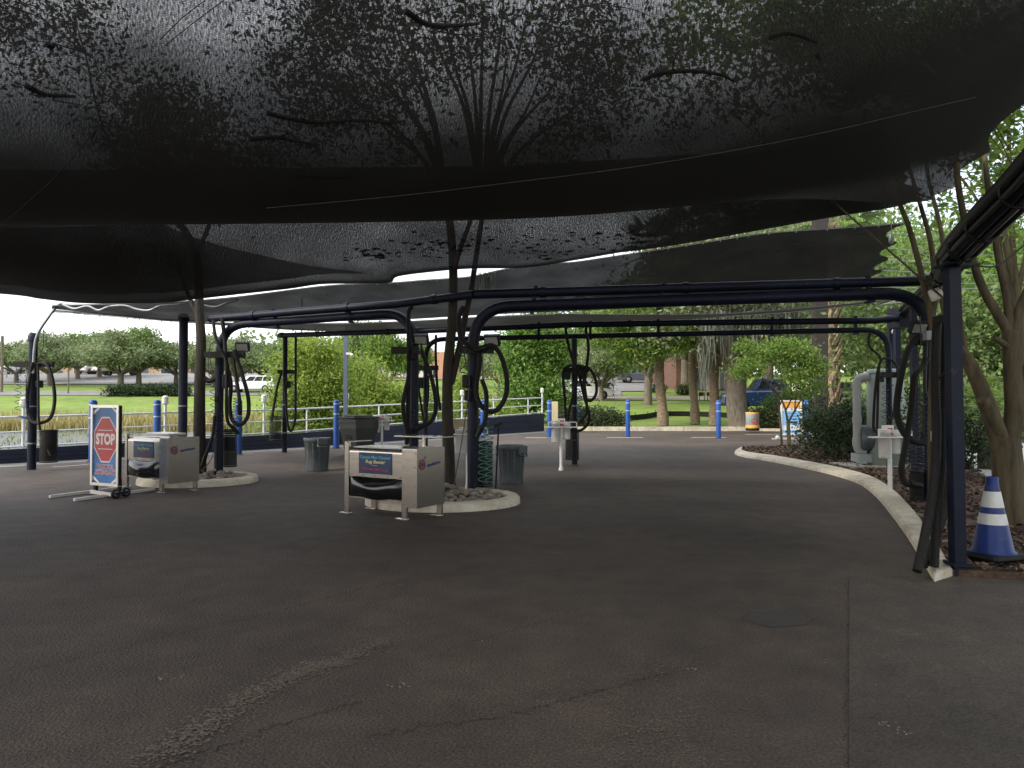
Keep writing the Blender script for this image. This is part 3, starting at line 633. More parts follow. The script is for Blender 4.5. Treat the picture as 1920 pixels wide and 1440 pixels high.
b = at0(648, 25); t = thing('light_pole', 'slim blue grey square pole standing behind the wheeled garbage bin', 'pole', b); MB().m(mat('blue_grey_paint', (.1, .13, .19), .5)).bar(b, b+V((0, 0, 3.68)), .13, .13).build('shaft', t)
q = b+V((.1, -.05, 3.05)); MB().m(WHITE).box(q, (.14, .1, .07)).tube([q+V((.05, 0, 0)), q+V((.16, -.06, -.05))], .04, 8).build('camera_head', t)
near = V((G(1796, 1078).x, G(1796, 1078).y, 0)); post('square navy post nearest the camera at right, carrying the pipe bundle', near, 2.72, 0, sq=.1, tilt=V((-.02, 0, 0)))
post('square navy post behind the black hoses and coil in the bed', at0(1714, 13.6), 3.16, 0, sq=.1)
post('square navy post behind the grey green tank', at0(1683, 17.2), 3.3, 0, sq=.12)
b = at0(1671, 19.5); t = thing('light_pole', 'slim navy pole with a white camera behind the tank', 'pole', b); MB().m(NAVY).bar(b, b+V((0, 0, 3.9)), .12, .12).build('shaft', t)
q = b+V((-.02, -.12, 3.28)); MB().m(WHITE).tube([q, q+V((.1, -.1, -.04))], .06, 10).build('camera_head', t)
# bundle of pipes running above the kerb
t = thing('pipe_bundle', 'bundle of dark pipes and cables running overhead along the right kerb', 'pipes', (3.9, 6.4, 2.7))
path = [P(2090, 150, 3.7), P(1930, 335, 4.75), P(1792, 478, 6.45), P(1756, 532, 10.2), P(1716, 566, 13.6), P(1692, 588, 15.8)]
BUND = mat('bundle_black', (.02, .02, .022), .38, var=.3, scale=4)
for k, (dx, dz, r, m) in enumerate(((-.1, .06, .058, BUND), (.02, .08, .05, BUND), (.12, .04, .048, BUND), (-.04, -.03, .045, NAVY), (.07, -.05, .035, BUND), (-.11, -.05, .025, BUND), (.15, -.05, .022, BUND), (.02, -.12, .018, BUND))):
    pts = cr([p+V((dx*.82, 0, dz*.85+random.uniform(-.012, .012))) for p in path], 7); MB().m(m).tube(pts, r*.88, 10).build('cable' if r < .03 else 'pipe', t)
pp = cr(path, 7)
for i in (4, 8, 11, 13, 15, 18, 22, 27, 32):
    p, q = pp[i], pp[i+1]; d = (q-p).normalized(); mb = MB().m(BLACKRUB)
    mb.tube([p+V((.135*math.cos(a)+.01, 0, .11*math.sin(a))) for a in np.linspace(0, 2*PI, 15)], .012, 5, cap=False); mb.build('strap', t)
MB().m(NAVY).box((path[2].x, path[2].y, 2.66), (.3, .2, .02)).build('bracket', t)
mb = MB().m(NAVY); mb.box(P(1690, 596, 15.6), (.34, .5, .42)); mb.build('junction_box', t)
mb = MB().m(WHITE); a = P(1744, 556, 9.6); mb.tube([a, a+V((.12, -.05, .05))], .075, 12); tag(mb.build('white_sensor'), 'small white cylinder sensor under the pipe bundle by the myrtle stem', 'sensor')
for pts, lab in (([(1830, 498), (1862, 500), (1890, 485), (1925, 455)], 'thin black cable sagging right from the near post top'),):
    tag(MB().m(WIRE).tube(cr([P(u, v, 6.6) for u, v in pts], 6), .009, 5).build('sagging_cable'), lab, 'cable')
# ------------------------------------------------------------------ vacuum stations hung on the posts
COILB = mat('blue_coil', (.03, .09, .26), .35); COILG = mat('green_coil', (.06, .22, .18), .35); COILK = mat('dark_coil', (.008, .011, .035), .35)
def coil(mb, a, b, r, n, tr=.0065):
    pts = []; N = n*12; d = (b-a); x = V((1, 0, 0)); y = V((0, 1, 0))
    for i in range(N+1):
        f = i/N; an = f*n*2*PI; pts.append(a+d*f+x*r*math.cos(an)+y*r*math.sin(an))
    mb.tube(pts, tr, 5)
def lamp(parent, p, d=.1, yaw=0.):
    mb = MB().m(BLACKRUB); M = Matrix.Translation(p) @ Matrix.Rotation(yaw, 4, 'Z') @ Matrix.Rotation(rad(28), 4, 'X')
    mb.box((0, 0, 0), (.24, .08, .17), M=M); mb.bar(p-V((0, 0, .2)), p-V((0, 0, .05)), .03, .03); o = mb.build('floodlight', parent)
    MB().m(mat('lamp_glass', (.3, .3, .28), .2)).box((0, -.043, 0), (.2, .006, .13), M=M).build('lens', o)
def station(label, Y, bar, hoses=(), coils=(), lampat=None, boxes=(), cables=(), bd=-.14):
    u0, u1, vb = bar; a, b = P(u0, vb, Y+bd), P(u1, vb, Y+bd); t = thing('vacuum_station', label, 'vacuum station', (a+b)/2, 0)
    MB().m(BLACKRUB).bar(a, b, .09, .115).build('crossbar', t)
    for i, (pts, r) in enumerate(hoses):
        n = len(pts); w3 = [P(u, v, Y-.22-.05*i+.035*math.sin(k*1.7+i)) for k, (u, v) in enumerate(pts)]
        MB().m(HOSE).tube(cr(w3, 9), r, 10).build('hose', t)
        if r > .02:
            e = w3[-1]; d = (w3[-1]-w3[-2]).normalized(); MB().m(BLACKRUB).tube([e-d*.05, e+d*.02, e+d*.14], [r*1.25, r*1.3, r*.9], 10).build('nozzle', t)
    for (ua, va, ub, vb2, r, n, m) in coils:
        mb = MB().m(m); coil(mb, P(ua, va, Y-.2), P(ub, vb2, Y-.2), r, n); mb.build('air_coil', t)
    if lampat: lamp(t, P(lampat[0], lampat[1], Y-.16), yaw=random.uniform(-.5, .5))
    for (u, v, w_, h_) in boxes: MB().m(BLACKRUB).box(P(u, v, Y-.15), (w_, .14, h_), bev=.015).build('switch_box', t)
    for pts in cables: MB().m(WIRE).tube(cr([P(u, v, Y-.25) for u, v in pts], 6), .008, 5).build('cable', t)
    return t
def mp_(pts, ox, oy, s): return [(ox+x*s, oy+y*s) for x, y in pts]
c1 = lambda *p: mp_(p, 0, 520, .3056); c2 = lambda *p: mp_(p, 360, 520, .3055); c3 = lambda *p: mp_(p, 620, 480, .3612); c4 = lambda *p: mp_(p, 960, 620, .1944); c8 = lambda *p: mp_(p, 1600, 560, .2778); c9 = lambda *p: mp_(p, 740, 560, .1667)
station('vacuum station with drooping hose and pale blue coil on the far left post', 16.15, (27, 100, 683),
 [(c1((215, 545), (255, 525), (295, 545), (325, 640), (335, 760), (310, 860), (250, 893), (195, 880), (170, 800), (170, 700), (195, 560)), .036), (c1((232, 540), (235, 640), (236, 800), (240, 900), (262, 990), (295, 1060)), .026)],
 [(33, 690, 34, 770, .06, 7, COILK), (36, 780, 52, 786, .05, 7, COILB), (50, 700, 52, 785, .04, 10, COILB)], None, [(74, 720, .1, .16)], [c1((265, 320), (265, 420), (240, 490)), c1((180, 540), (160, 660), (165, 860))])
station('vacuum station with twin looping hoses and floodlight beside the left tree trunk', 14., (384, 459, 665),
 [(c2((185, 250), (200, 380), (210, 520), (238, 650), (232, 790), (250, 880), (300, 903), (343, 850), (345, 740), (312, 610), (272, 488)), .037), (c2((250, 488), (268, 600), (290, 740), (292, 800)), .034), (c2((130, 262), (143, 360), (170, 430), (205, 500), (212, 640), (210, 800), (222, 890), (255, 925)), .03), (c2((140, 850), (125, 980), (78, 1112)), .03)],
 [(443, 745, 440, 805, .05, 12, COILB), (410, 775, 413, 825, .085, 8, COILK), (398, 715, 402, 790, .05, 6, COILK)], (455, 650), [(423, 715, .09, .26), (408, 748, .08, .12)], [c2((100, 490), (105, 600), (130, 610)), c2((155, 390), (110, 420), (115, 540), (140, 560)), c2((130, 980), (125, 1100), (60, 1190))])
station('vacuum station with one long narrow hose loop on the slim post before the lime bushes', 21.4, (521, 556, 697),
 [(c2((548, 590), (522, 680), (492, 852)), .036), (c2((637, 368), (636, 600), (636, 780), (632, 880), (608, 943), (588, 900), (575, 760), (565, 590)), .034)],
 [(549, 715, 551, 800, .06, 14, COILK)], None, [(541, 721, .12, .2)])
station('vacuum station on the arch leg right behind the closer steel mat cleaner', 12.5, (734, 786, 657),
 [(c3((425, 262), (405, 300), (405, 480), (402, 700), (396, 935)), .036), (c3((470, 490), (520, 620), (546, 760), (528, 850), (462, 888)), .036), (c3((402, 640), (376, 760), (383, 850), (402, 900)), .034)],
 [(773, 770, 770, 815, .05, 6, COILK)], (790, 636), [(771, 668, .12, .12)], [c9((200, 600), (300, 620), (350, 700), (300, 800), (270, 740)), c9((200, 500), (290, 520), (330, 620))])
station('vacuum station on the farther arch leg, seen between the hoses left of the middle trunk', 18.75, (780, 822, 690),
 [(c9((265, 960), (290, 1150), (330, 1400)), .028), (c9((375, 860), (375, 1100), (350, 1300)), .03), (c9((465, 410), (462, 650), (480, 1000), (505, 1190)), .034)],
 [(809, 715, 810, 790, .06, 12, COILG), (820, 740, 818, 790, .05, 10, COILB)], None, [(789, 718, .13, .26)])
station('vacuum station with big round hose loop and green coil on the middle island arch leg', 11.5, (866, 926, 656),
 [(c3((690, 262), (665, 320), (670, 400), (690, 445), (765, 495), (772, 570), (755, 680), (768, 755), (815, 805), (868, 795), (910, 720), (912, 620), (880, 510), (835, 465), (790, 478)), .038), (c3((785, 640), (808, 720), (803, 850), (778, 900)), .036)],
 [(907, 790, 905, 905, .07, 9, COILG), (918, 800, 917, 905, .055, 10, COILG)], (923, 638), [(873, 715, .1, .2), (877, 742, .1, .16)], [c3((690, 500), (700, 560), (670, 600), (720, 640), (690, 900), (640, 1190)), c3((660, 490), (690, 520), (700, 480)), c3((790, 480), (790, 640))])
station('vacuum station of crossed hoses and blue coil on the middle far post', 17.5, (1056, 1104, 694),
 [(c4((522, -40), (520, 0), (550, 160), (592, 290), (640, 400), (700, 650), (745, 800), (730, 900), (660, 962), (585, 958)), .034), (c4((712, -30), (718, 30), (738, 170), (715, 380), (695, 560), (720, 660), (770, 670), (815, 590), (800, 450), (740, 360), (670, 345)), .034), (c4((520, 860), (505, 600), (490, 430), (505, 370), (550, 340), (600, 350), (622, 450), (602, 590), (560, 740), (535, 860)), .032), (c4((688, 450), (716, 650), (718, 800), (680, 848)), .032)],
 [(1086, 715, 1087, 785, .07, 12, COILB)], None, [(1063, 704, .16, .2), (1094, 704, .14, .18)])
station('vacuum station with wide drooping hose and dark blue coils in the mulch bed', 10.5, (1708, 1752, 640),
 [(c8((485, 252), (430, 265), (370, 340), (330, 480), (300, 650), (295, 780), (340, 905), (420, 965), (495, 960), (530, 935)), .045), (c8((490, 400), (470, 455), (418, 510), (405, 600), (385, 800), (350, 1000), (325, 1150), (345, 1240), (400, 1252)), .042)],
 [(1716, 720, 1714, 835, .06, 12, COILK), (1733, 735, 1732, 835, .055, 10, COILK), (1717, 835, 1716, 885, .1, 7, COILK), (1731, 835, 1729, 880, .09, 7, COILK)], (1721, 614), [(1730, 640, .14, .1), (1745, 617, .12, .12)], [c8((450, 120), (455, 300), (440, 400), (450, 700), (460, 900)), c8((500, 280), (490, 600), (520, 700)), c8((530, 690), (470, 720), (440, 700))])
station('vacuum station with upright narrow hose loop in front of the grey green tank', 15.5, (1652, 1682, 703),
 [(c8((145, 905), (135, 850), (150, 600), (180, 430), (230, 405), (290, 450), (300, 550), (282, 720), (240, 870)), .028), (c8((110, 225), (108, 320), (180, 395), (172, 480), (165, 700), (160, 880)), .026)],
 [(1660, 720, 1659, 800, .06, 7, COILK)], None, [(1650, 710, .12, .14)], [c8((260, 390), (320, 400), (325, 440), (290, 480)), c8((230, 470), (200, 540), (170, 560))])
# the limp hoses beside the near post stand on the kerb
c6 = lambda *p: mp_(p, 1560, 480, .4444)
t = thing('hose_rack', 'long limp black hoses hanging to the kerb beside the near square post', 'hoses', (near.x-.2, near.y+.3, 1.8))
for i, (pts, r, y0, y1) in enumerate(((c6((466, 262), (445, 280), (438, 400), (436, 560), (441, 750), (430, 950), (398, 1150), (360, 1330)), .039, 6.75, 6.2), (c6((462, 264), (472, 275), (478, 340), (472, 600), (466, 850), (442, 1080), (431, 1310)), .038, 6.85, 6.35), (c6((484, 420), (494, 640), (492, 850), (480, 1050), (432, 1200), (388, 1305)), .036, 7.0, 6.4), (c6((458, 290), (452, 500), (468, 720), (476, 1000), (468, 1120)), .03, 7.1, 6.9))):
    n = len(pts); MB().m(HOSE).tube(cr([P(u, v, y0+(y1-y0)*(k/(n-1))**2) for k, (u, v) in enumerate(pts)], 10), r, 12).build('hose', t)
MB().m(mat('grey_tape', (.3, .31, .28), .6)).tube([P(1755, 809, 6.72), P(1755.5, 828, 6.7)], .045, 12).build('tape_band', t)
mb = MB().m(BLACKRUB); mb.bar(P(1752, 600, 6.75), P(1780, 597, 6.55), .04, .06); mb.tube([P(1764, 708, 6.6), P(1778, 698, 6.5), P(1780, 680, 6.5)], .02, 8); mb.build('hook', t)
MB().m(GALV).box(P(1745, 629, 9.9), (.16, .1, .12)).build('mount', t)
# waste baskets of perforated metal
BAG = mat('bin_bag', (.012, .012, .013), .35, bump=.5, bscale=12)
def basket(label, u, v0, v1, wpx, Y, liner=False):
    s = Y/FPX; c = P(u, v1, Y); r = wpx*s/2; h = (v1-v0)*s; t = thing('wire_basket', label, 'waste basket', c, 0, 'perforated baskets strapped to the posts')
    mb = MB().m(BLACKRUB); na, nh = 30, max(10, int(h/.035)); wv = .76
    for i in range(na):
        a0, a1 = 2*PI*i/na, 2*PI*(i+1)/na
        for j in range(nh):
            z0, z1 = h*j/nh, h*(j+1)/nh; am, zm = (a0+a1)/2, (z0+z1)/2; da, dz = (a1-a0)/2, (z1-z0)/2
            o = [(a0, z0), (a1, z0), (a1, z1), (a0, z1)]; q = [(am+sx*da*wv*.8, zm+sz*dz*wv*.8) for sx, sz in ((-1, -1), (1, -1), (1, 1), (-1, 1))]
            vs = [c+V((r*math.cos(a), r*math.sin(a), z)) for a, z in o+q]
            if i % 8 in (0, 3) and 0: continue
            mb.add(vs, [(k, (k+1) % 4, 4+(k+1) % 4, 4+k) for k in range(4)])
    mb.build('mesh_wall', t)
    mb = MB().m(BLACKRUB)
    for z in (0, h): MB().m(BLACKRUB).tube([c+V((r*math.cos(a), r*math.sin(a), z)) for a in np.linspace(0, 2*PI, 25)], .012, 6, cap=False).build('rim', t)
    MB().m(BLACKRUB).lathe([(.001, .01), (r*.98, .01)], c, 20).build('bottom', t)
    if liner: MB().m(BAG).lathe([(r*.9, h*1.0), (r*.86, h*.6), (r*.8, h*.25), (.01, h*.2)], c, 16).build('bin_liner', t)
basket('perforated black basket on the far left post near the pond', 91, 807, 866, 30, 16.0, True)
basket('perforated black basket strapped behind the left island arch leg', 431, 806, 874, 25, 14.2)
basket('small wire basket on the slim post before the lime bushes', 516, 781, 825, 22, 21.2)
basket('perforated basket with a green coil in front, by the middle island', 910, 829, 911, 27, 11.6)
basket('perforated black basket on the middle far post beside the white stand', 1073, 806, 861, 26, 17.3)
basket('black perforated basket in the mulch below the dark blue coils', 1722, 884, 944, 30, 10.6, True)
# ------------------------------------------------------------------ objects standing on the drive
# tree islands: kerb ring, soil, river stones
def island(c, rx, ry, label, stones, glabel, gname, rz=0.):
    pin = [c+V((math.cos(a)*(rx-.2), math.sin(a)*(ry-.2), 0)) for a in np.linspace(0, 2*PI, 49)]
    pout = [c+V((math.cos(a)*rx, math.sin(a)*ry, 0)) for a in np.linspace(0, 2*PI, 49)]
    n = 49; vs = []; fs = []
    for a, b in zip(pout, pin):
        d = b-a; j = random.uniform(-.004, .004)
        for p, h in ((a, -.01), (a+d*.03, .08+j), (a+d*.22, .115+j), (b-d*.15, .12+j), (b, .1), (b, .0)): vs.append(p+V((0, 0, h)))
    for i in range(n-1):
        for k in range(5): q = i*6+k; fs.append((q, q+6, q+7, q+1))
    t = thing('tree_island', label, 'kerb ring', c)
    MB().m(KERB).add(vs, fs).build('kerb_ring', t)
    MB().m(MULCH).add([p+V((0, 0, .06)) for p in pin[:-1]], [tuple(range(48))], False).build('soil', t)
    for k in range(stones):
        a = random.uniform(0, 2*PI); f = math.sqrt(random.uniform(.02, 1)); q = c+V((math.cos(a)*(rx-.28)*f, math.sin(a)*(ry-.28)*f, .085+.2*(1-f)*random.random()))
        o = bpy.data.objects.new('river_stone', random.choice(STM)); COL.objects.link(o); o.location = q
        s = random.uniform(.7, 1.35); o.scale = (s, s, s); o.rotation_euler = (random.uniform(-.4, .4), random.uniform(-.4, .4), random.uniform(0, 6.3)); tag(o, glabel, 'stone', gname)
STM = []
for k in range(7):
    mb = MB().m(STONE[k % 3]); n, m = 10, 7; vs = []; o = V((random.random()*9, k*3.1, 0)); a, b, c_ = random.uniform(.042, .07), random.uniform(.035, .055), random.uniform(.028, .045)
    prof = [(max(.001, math.sin(PI*i/(m-1)))) for i in range(m)]
    mb.lathe([(prof[i], -math.cos(PI*i/(m-1))) for i in range(m)], seg=n)
    from mathutils import noise as _ns
    mb.v = [V((p.x*a, p.y*b, p.z*c_))*(1+.22*_ns.noise(p*1.1+o)) for p in mb.v]; me = mb.build('river_stone'); STM.append(me.data); bpy.data.objects.remove(me)
I2 = V((-.95, 11.35, 0)); I1 = V((-5.75, 13.9, 0))
i2 = G(829, 945)
island(V((i2.x, i2.y+.15, 0)), 1.13, .98, 'pale concrete kerb ring round the middle tree, partly behind the closer mat cleaner', 230, 'rounded river stone in the kerb ring round the middle tree', 'river stones round the middle tree')
i1 = G(368, 905)
island(V((i1.x, i1.y+.1, 0)), 1.05, .95, 'pale concrete kerb ring round the left tree, beside the mat cleaner behind the stop sign', 150, 'rounded river stone in the kerb ring round the left tree', 'river stones round the left tree')
# mat cleaners
LBL = mat('label_blue', (.006, .009, .045), .3, col2=(.008, .05, .14), var=.2, scale=3.5)
TXC, TXY, TXR, TXW = mat('print_cyan', (.12, .5, .6), .5), mat('print_yellow', (.75, .7, .28), .5), mat('print_red', (.55, .03, .12), .5), mat('print_white', (.75, .75, .72), .5)
TXB, TXD = mat('print_blue', (.02, .03, .2), .5), mat('print_maroon', (.2, .04, .08), .5)
def mat_cleaner(label, loc, rz, splay=False, extra=True):
    t = thing('mat_cleaner', label, 'mat cleaner', loc, rz, 'stainless steel mat cleaners'); t.scale = (1.21, .92, 1); W, D, H = 1.03, .6, .915
    B = lambda n, mb, p=t: mb.build(n, p, True)
    # local frame: x to the right along the front, y to the back, origin at the front left leg
    for x, y, h in ((.03, .03, H+.03), (.85, .03, .26), (.05, D-.05, .3), (W-.04, D-.04, .26)):
        mb = MB().m(STEEL).box((x, y, h/2), (.065, .05, h), bev=.006).box((x-.03, y, .006), (.16, .08, .012)); B('leg', mb)
    mb = MB().m(STEEL)                                              # upper housing with a rounded front edge
    sec = [(.012, .5)]+[(.012+.07-.07*math.cos(a), H-.1+.07*math.sin(a)) for a in np.linspace(0, PI/2, 7)]+[(D, H-.03), (D, .5)]
    x0, x1 = .07, .825
    n = len(sec); mb.add([(x0, y, z) for y, z in sec]+[(x1, y, z) for y, z in sec], [(i, n+i, n+(i+1) % n, (i+1) % n) for i in range(n)]+[tuple(range(n)), tuple(range(2*n-1, n-1, -1))], False); B('hood', mb)
    mb = MB().m(STEEL)
    sec = [(0, .16)]+[(0, .6)]+[(.04-.04*math.cos(a), H-.04+.04*math.sin(a)) for a in np.linspace(0, PI/2, 5)]+[(D, H-.02), (D, .16)]
    x0, x1 = .83, W; n = len(sec); mb.add([(x0, y, z) for y, z in sec]+[(x1, y, z) for y, z in sec], [(i, n+i, n+(i+1) % n, (i+1) % n) for i in range(n)]+[tuple(range(n)), tuple(range(2*n-1, n-1, -1))], False); sb = B('motor_housing', mb)
    mb = MB().m(STEEL)
    for z in (.2, .42, .66, .84):
        for x in (.85, 1.01): mb.lathe([(.009, 0), (.007, .005), (.001, .006)], M=Matrix.Translation((x, -.001, z)) @ Matrix.Rotation(PI/2, 4, 'X'), seg=8)
    for x in (.1, .27, .45, .63, .8): mb.lathe([(.009, 0), (.007, .006), (.001, .007)], M=Matrix.Translation((x, .008, .525)) @ Matrix.Rotation(PI/2, 4, 'X'), seg=8)
    B('bolts', mb, sb)
    mb = MB().m(STEEL).box((.45, .03, .23), (.75, .05, .02)).box((.45, .3, .24), (.75, .5, .012)); B('tray', mb)
    mb = MB().m(mat('dark_inside', (.02, .02, .02), .8)).box((.45, .35, .37), (.74, .42, .25)); B('throat', mb)
    mb = MB().m(VINYL); nx, nz = 22, 12; vs = []                     # sagging vinyl curtain
    for j in range(nz+1):
        for i in range(nx+1):
            x, z = i/nx, j/nz; e = max(0, math.sin(PI*x))**.45
            y = .022-.1*math.sin(PI*min(1, (1-z)*1.02))**.7*e+.012*math.sin(9*x+3*z)*e; vs.append((.075+.75*x, y, .235+.27*z-.02*e*(1-z)))
    mb.add(vs, [(j*(nx+1)+i, j*(nx+1)+i+1, (j+1)*(nx+1)+i+1, (j+1)*(nx+1)+i) for j in range(nz) for i in range(nx)]); B('vinyl_curtain', mb)
    M = Matrix(((1, 0, 0, .45), (0, 0, -1, .008), (0, 1, 0, .685), (0, 0, 0, 1)))   # front face plane
    mb = MB().m(LBL).box((0, 0, 0), (.47, .27, .006), M=M); pl = B('label_plate', mb)
    mb = MB().m(TXC).text('Carpet Mat Cleaner', .054, M @ Matrix.Translation((0, .075, .0055)), .0006)
    mb.m(TXY).text('Rug Beater', .062, M @ Matrix.Translation((0, .018, .0055)), .001, shear=.25)
    mb.m(TXW).text('by Beater', .02, M @ Matrix.Translation((0, -.028, .0055)))
    mb.m(TXR).text('Takes the DIRT OUT!', .042, M @ Matrix.Translation((0, -.078, .0055)) @ Matrix.Rotation(-.06, 4, 'Z'), .0006); B('lettering', mb, pl)
    M = Matrix(((0, 0, 1, W+.003), (1, 0, 0, .3), (0, 1, 0, .69), (0, 0, 0, 1)))      # right side plane
    mb = MB().m(TXD); k = 24
    def annulus(r0, r1, cx, cy):
        mb.add([M @ V((cx+r*math.cos(a), cy+r*math.sin(a), 0)) for r in (r0, r1) for a in np.linspace(0, 2*PI, k, endpoint=False)], [(i, (i+1) % k, k+(i+1) % k, k+i) for i in range(k)], False)
    annulus(.045, .068, -.19, 0); annulus(.018, .032, -.19, 0)
    mb.m(TXB); annulus(.001, .012, -.19, 0); mb.add([M @ V(p) for p in ((-.15, .06, 0), (-.13, .08, 0), (-.12, .12, 0), (-.14, .09, 0))], [(0, 1, 2, 3)], False)
    mb.m(TXB).text('Carpet Mat Cleaner', .05, M @ Matrix.Translation((.06, .0, 0)) @ Matrix.Rotation(.1, 4, 'Z'), .0025, sx=.72, shear=.3); B('side_lettering', mb, sb)
    if extra:
        mb = MB().m(STEEL).bar((.02, -.0, H+.03), (.035, .5, H+.03), .03, .012); B('side_rail', mb)
        mb = MB().m(STEEL).box((.86, .42, H+.115), (.62, .34, .012)).bar((.84, .45, H-.03), (.84, .45, H+.11), .03, .03); B('mat_shelf', mb)
    else:
        mb = MB().m(STEEL).bar((.02, -.0, H+.03), (.035, .5, H+.03), .03, .012).box((.62, .3, H+.02), (.52, .36, .05), bev=.01); B('mat_shelf', mb)
    return t
g = G(655, 963); g2 = G(770, 976); an = math.atan2(g2.y-g.y, g2.x-g.x); g = G(648, 963)
mat_cleaner('stainless steel mat cleaner closest to the camera, by the middle tree ring', (g.x-.03*math.cos(an), g.y-.03*math.sin(an), 0), an)
g2 = G(300, 925); q = V((g2.x, g2.y, 0))-V((math.cos(an), math.sin(an), 0))*1.03
mat_cleaner('stainless steel mat cleaner half hidden by the red stop sign at left', (q.x, q.y, 0), an, extra=False)
# stop sign on wheels
g = G(167, 923.5); g2 = G(228, 928.5); c = (g+g2)/2; an = math.atan2(g2.y-g.y, g2.x-g.x)
t = thing('stop_sign', 'framed red stop sign on a wheeled stand with long floor rails', 'sign', c, an, None)
B = lambda n, mb, p=t: mb.build(n, p, True)
Wd, Z0, H = .665, .13, 1.29
mb = MB().m(ALU); 
for x in (-Wd/2+.022, Wd/2-.022): mb.box((x, 0, Z0+H/2), (.044, .06, H))
for z in (Z0+.022, Z0+H-.022): mb.box((0, .0, z), (Wd-.09, .058, .044))
fr = B('sign_frame', mb)
SB = mat('sign_blue', (.02, .09, .33), .4, col2=(.045, .2, .46), var=.3, scale=2.2, detail=1); SR = mat('sign_red', (.5, .045, .05), .4, var=.1); SP = mat('speckle_blue', (.2, .36, .6), .5); SW = mat('sign_white', (.8, .79, .78), .45)
mb = MB().m(SB).box((0, .012, Z0+H/2), (Wd-.09, .03, H-.09)); pn = B('printed_panel', mb)
M = Matrix(((1, 0, 0, 0), (0, 0, -1, -.003), (0, 1, 0, Z0+H*.57), (0, 0, 0, 1)))
def octa(rx, ry, z, c=.36): return [M @ V((x*rx, y*ry, z)) for x, y in ((-1, -c), (-1, c), (-c, 1), (c, 1), (1, c), (1, -c), (c, -1), (-c, -1))]
mb = MB().m(SP)
for _ in range(150): x, y, s = random.uniform(-.24, .24), random.uniform(-.7, -.3), random.uniform(.002, .006); mb.add([M @ V((x+s*math.cos(k*1.05), y+s*math.sin(k*1.05), .0006)) for k in range(6)], [tuple(range(6))], False)
mb.m(SW)
for sx, sy, cy in ((-1, 1, .5), (1, 1, .5), (-1, -1, -.68), (1, -1, -.68)):
    a = sx*.285; mb.add([M @ V((a, cy-sy*.1, .001)), M @ V((a, cy-sy*.04, .001)), M @ V((a-sx*.1, cy+sy*.01, .001)), M @ V((a-sx*.15, cy+sy*.01, .001))], [(0, 1, 2, 3)], False)
B('panel_print', mb, pn)
mb = MB().m(SW).add(octa(.275, .365, .002), [tuple(range(7, -1, -1))], False).m(SR).add(octa(.256, .342, .004), [tuple(range(7, -1, -1))], False); B('stop_octagon', mb, pn)
mb = MB().m(SW).text('STOP', .235, M @ Matrix.Translation((0, 0, .006)), .011, sx=.8)
for y in (.15, -.15): mb.box((0, y, .006), (.35, .012, .001), M=M)
MW = M @ Matrix.Translation((0, -.0, 0))
for k, (s, y) in enumerate((('WAIT FOR', -.435), ('ATTENDANT', -.525))):
    mb.m(SW).text(s, .092, M @ Matrix.Translation((0, y, .004)), .006, sx=.88 if k else .92); mb.m(SR).text(s, .092, M @ Matrix.Translation((0, y, .0055)), .001, sx=.88 if k else .92)
B('lettering', mb, pn)
mb = MB().m(BLACKRUB).box((-Wd/2+.05, .04, .12), (.05, .05, .24)); mb.box((Wd/2-.05, .04, .12), (.05, .05, .24)); mb.box((Wd/2+.003, .01, Z0+H/2), (.006, .05, H*.98)); B('upright', mb)
RL = mat('rail_white', (.68, .66, .62), .4, .3); mb = MB().m(RL)
inv = WM[t].inverted(); f = lambda u, v, z=.03: inv @ G(u, v, z)
MB().m(RL).bar(f(93, 931), f(246, 912), .04, .04).build('floor_rail', t, True); MB().m(RL).bar(f(139, 937), f(289, 917), .04, .04).build('floor_rail', t, True)
B('cross_rail', MB().m(RL).bar(f(172, 922, .05), f(214, 928, .05), .06, .045))
for (u, v) in ((217, 926), (236, 923)):
    q = f(u, v, .07); Mw = Matrix.Translation(q) @ Matrix.Rotation(PI/2, 4, 'Y'); wh = B('wheel', MB().m(BLACKRUB).lathe([(.03, -.02), (.07, -.02), (.075, 0), (.07, .02), (.03, .02)], M=Mw, seg=20))
    MB().m(GALV).lathe([(.001, -.022), (.045, -.022), (.045, .022), (.001, .022)], M=Mw, seg=16).build('hub', wh, True)
B('axle', MB().m(BLACKRUB).bar(f(215, 926, .08), f(240, 922, .08), .03, .03))
# round trash cans
def trash_can(label, u, v, h, r, rz):
    c = G(u, v); t = thing('trash_can', label, 'trash can', (c.x, c.y+r, 0), rz, 'round grey trash cans'); B = lambda n, mb, p=t: mb.build(n, p, True)
    n = 40; prof = [(.001, 0), (r*.8, 0), (r*.82, .02), (r*.965, h*.88), (r*1.0, h*.885), (r*1.03, h*.985), (r*1.02, h), (r*.97, h), (r*.93, h*.9), (r*.78, .03), (.001, .03)]
    mb = MB().m(CANGREY).lathe(prof, seg=n)
    for k in range(12):
        a = 2*PI*k/12; ca, sa = math.cos(a), math.sin(a); mb.bar((ca*r*.825, sa*r*.825, .03), (ca*r*.965, sa*r*.965, h*.86), .02, .012, up=(ca, sa, 0))
    B('barrel', mb)
    for a in (-.35, PI-.35):
        ca, sa = math.cos(a), math.sin(a); mb = MB().m(CANGREY); mb.tube(bend([(ca*r-sa*.1, sa*r+ca*.1, h*.8), (ca*r*1.2-sa*.09, sa*r*1.2+ca*.09, h*.74), (ca*r*1.2+sa*.09, sa*r*1.2-ca*.09, h*.74), (ca*r+sa*.1, sa*r-ca*.1, h*.8)], .04), .017, 8)
        mb.box((ca*r*1.06, sa*r*1.06, h*.9), (.05, .2, h*.17), a); B('handle', mb)
trash_can('round grey trash can standing alone behind the two mat cleaners', 588, 885, .7, .275, -.6)
trash_can('round grey trash can right of the middle tree, before the white stand', 959, 909, .685, .245, PI-.3)
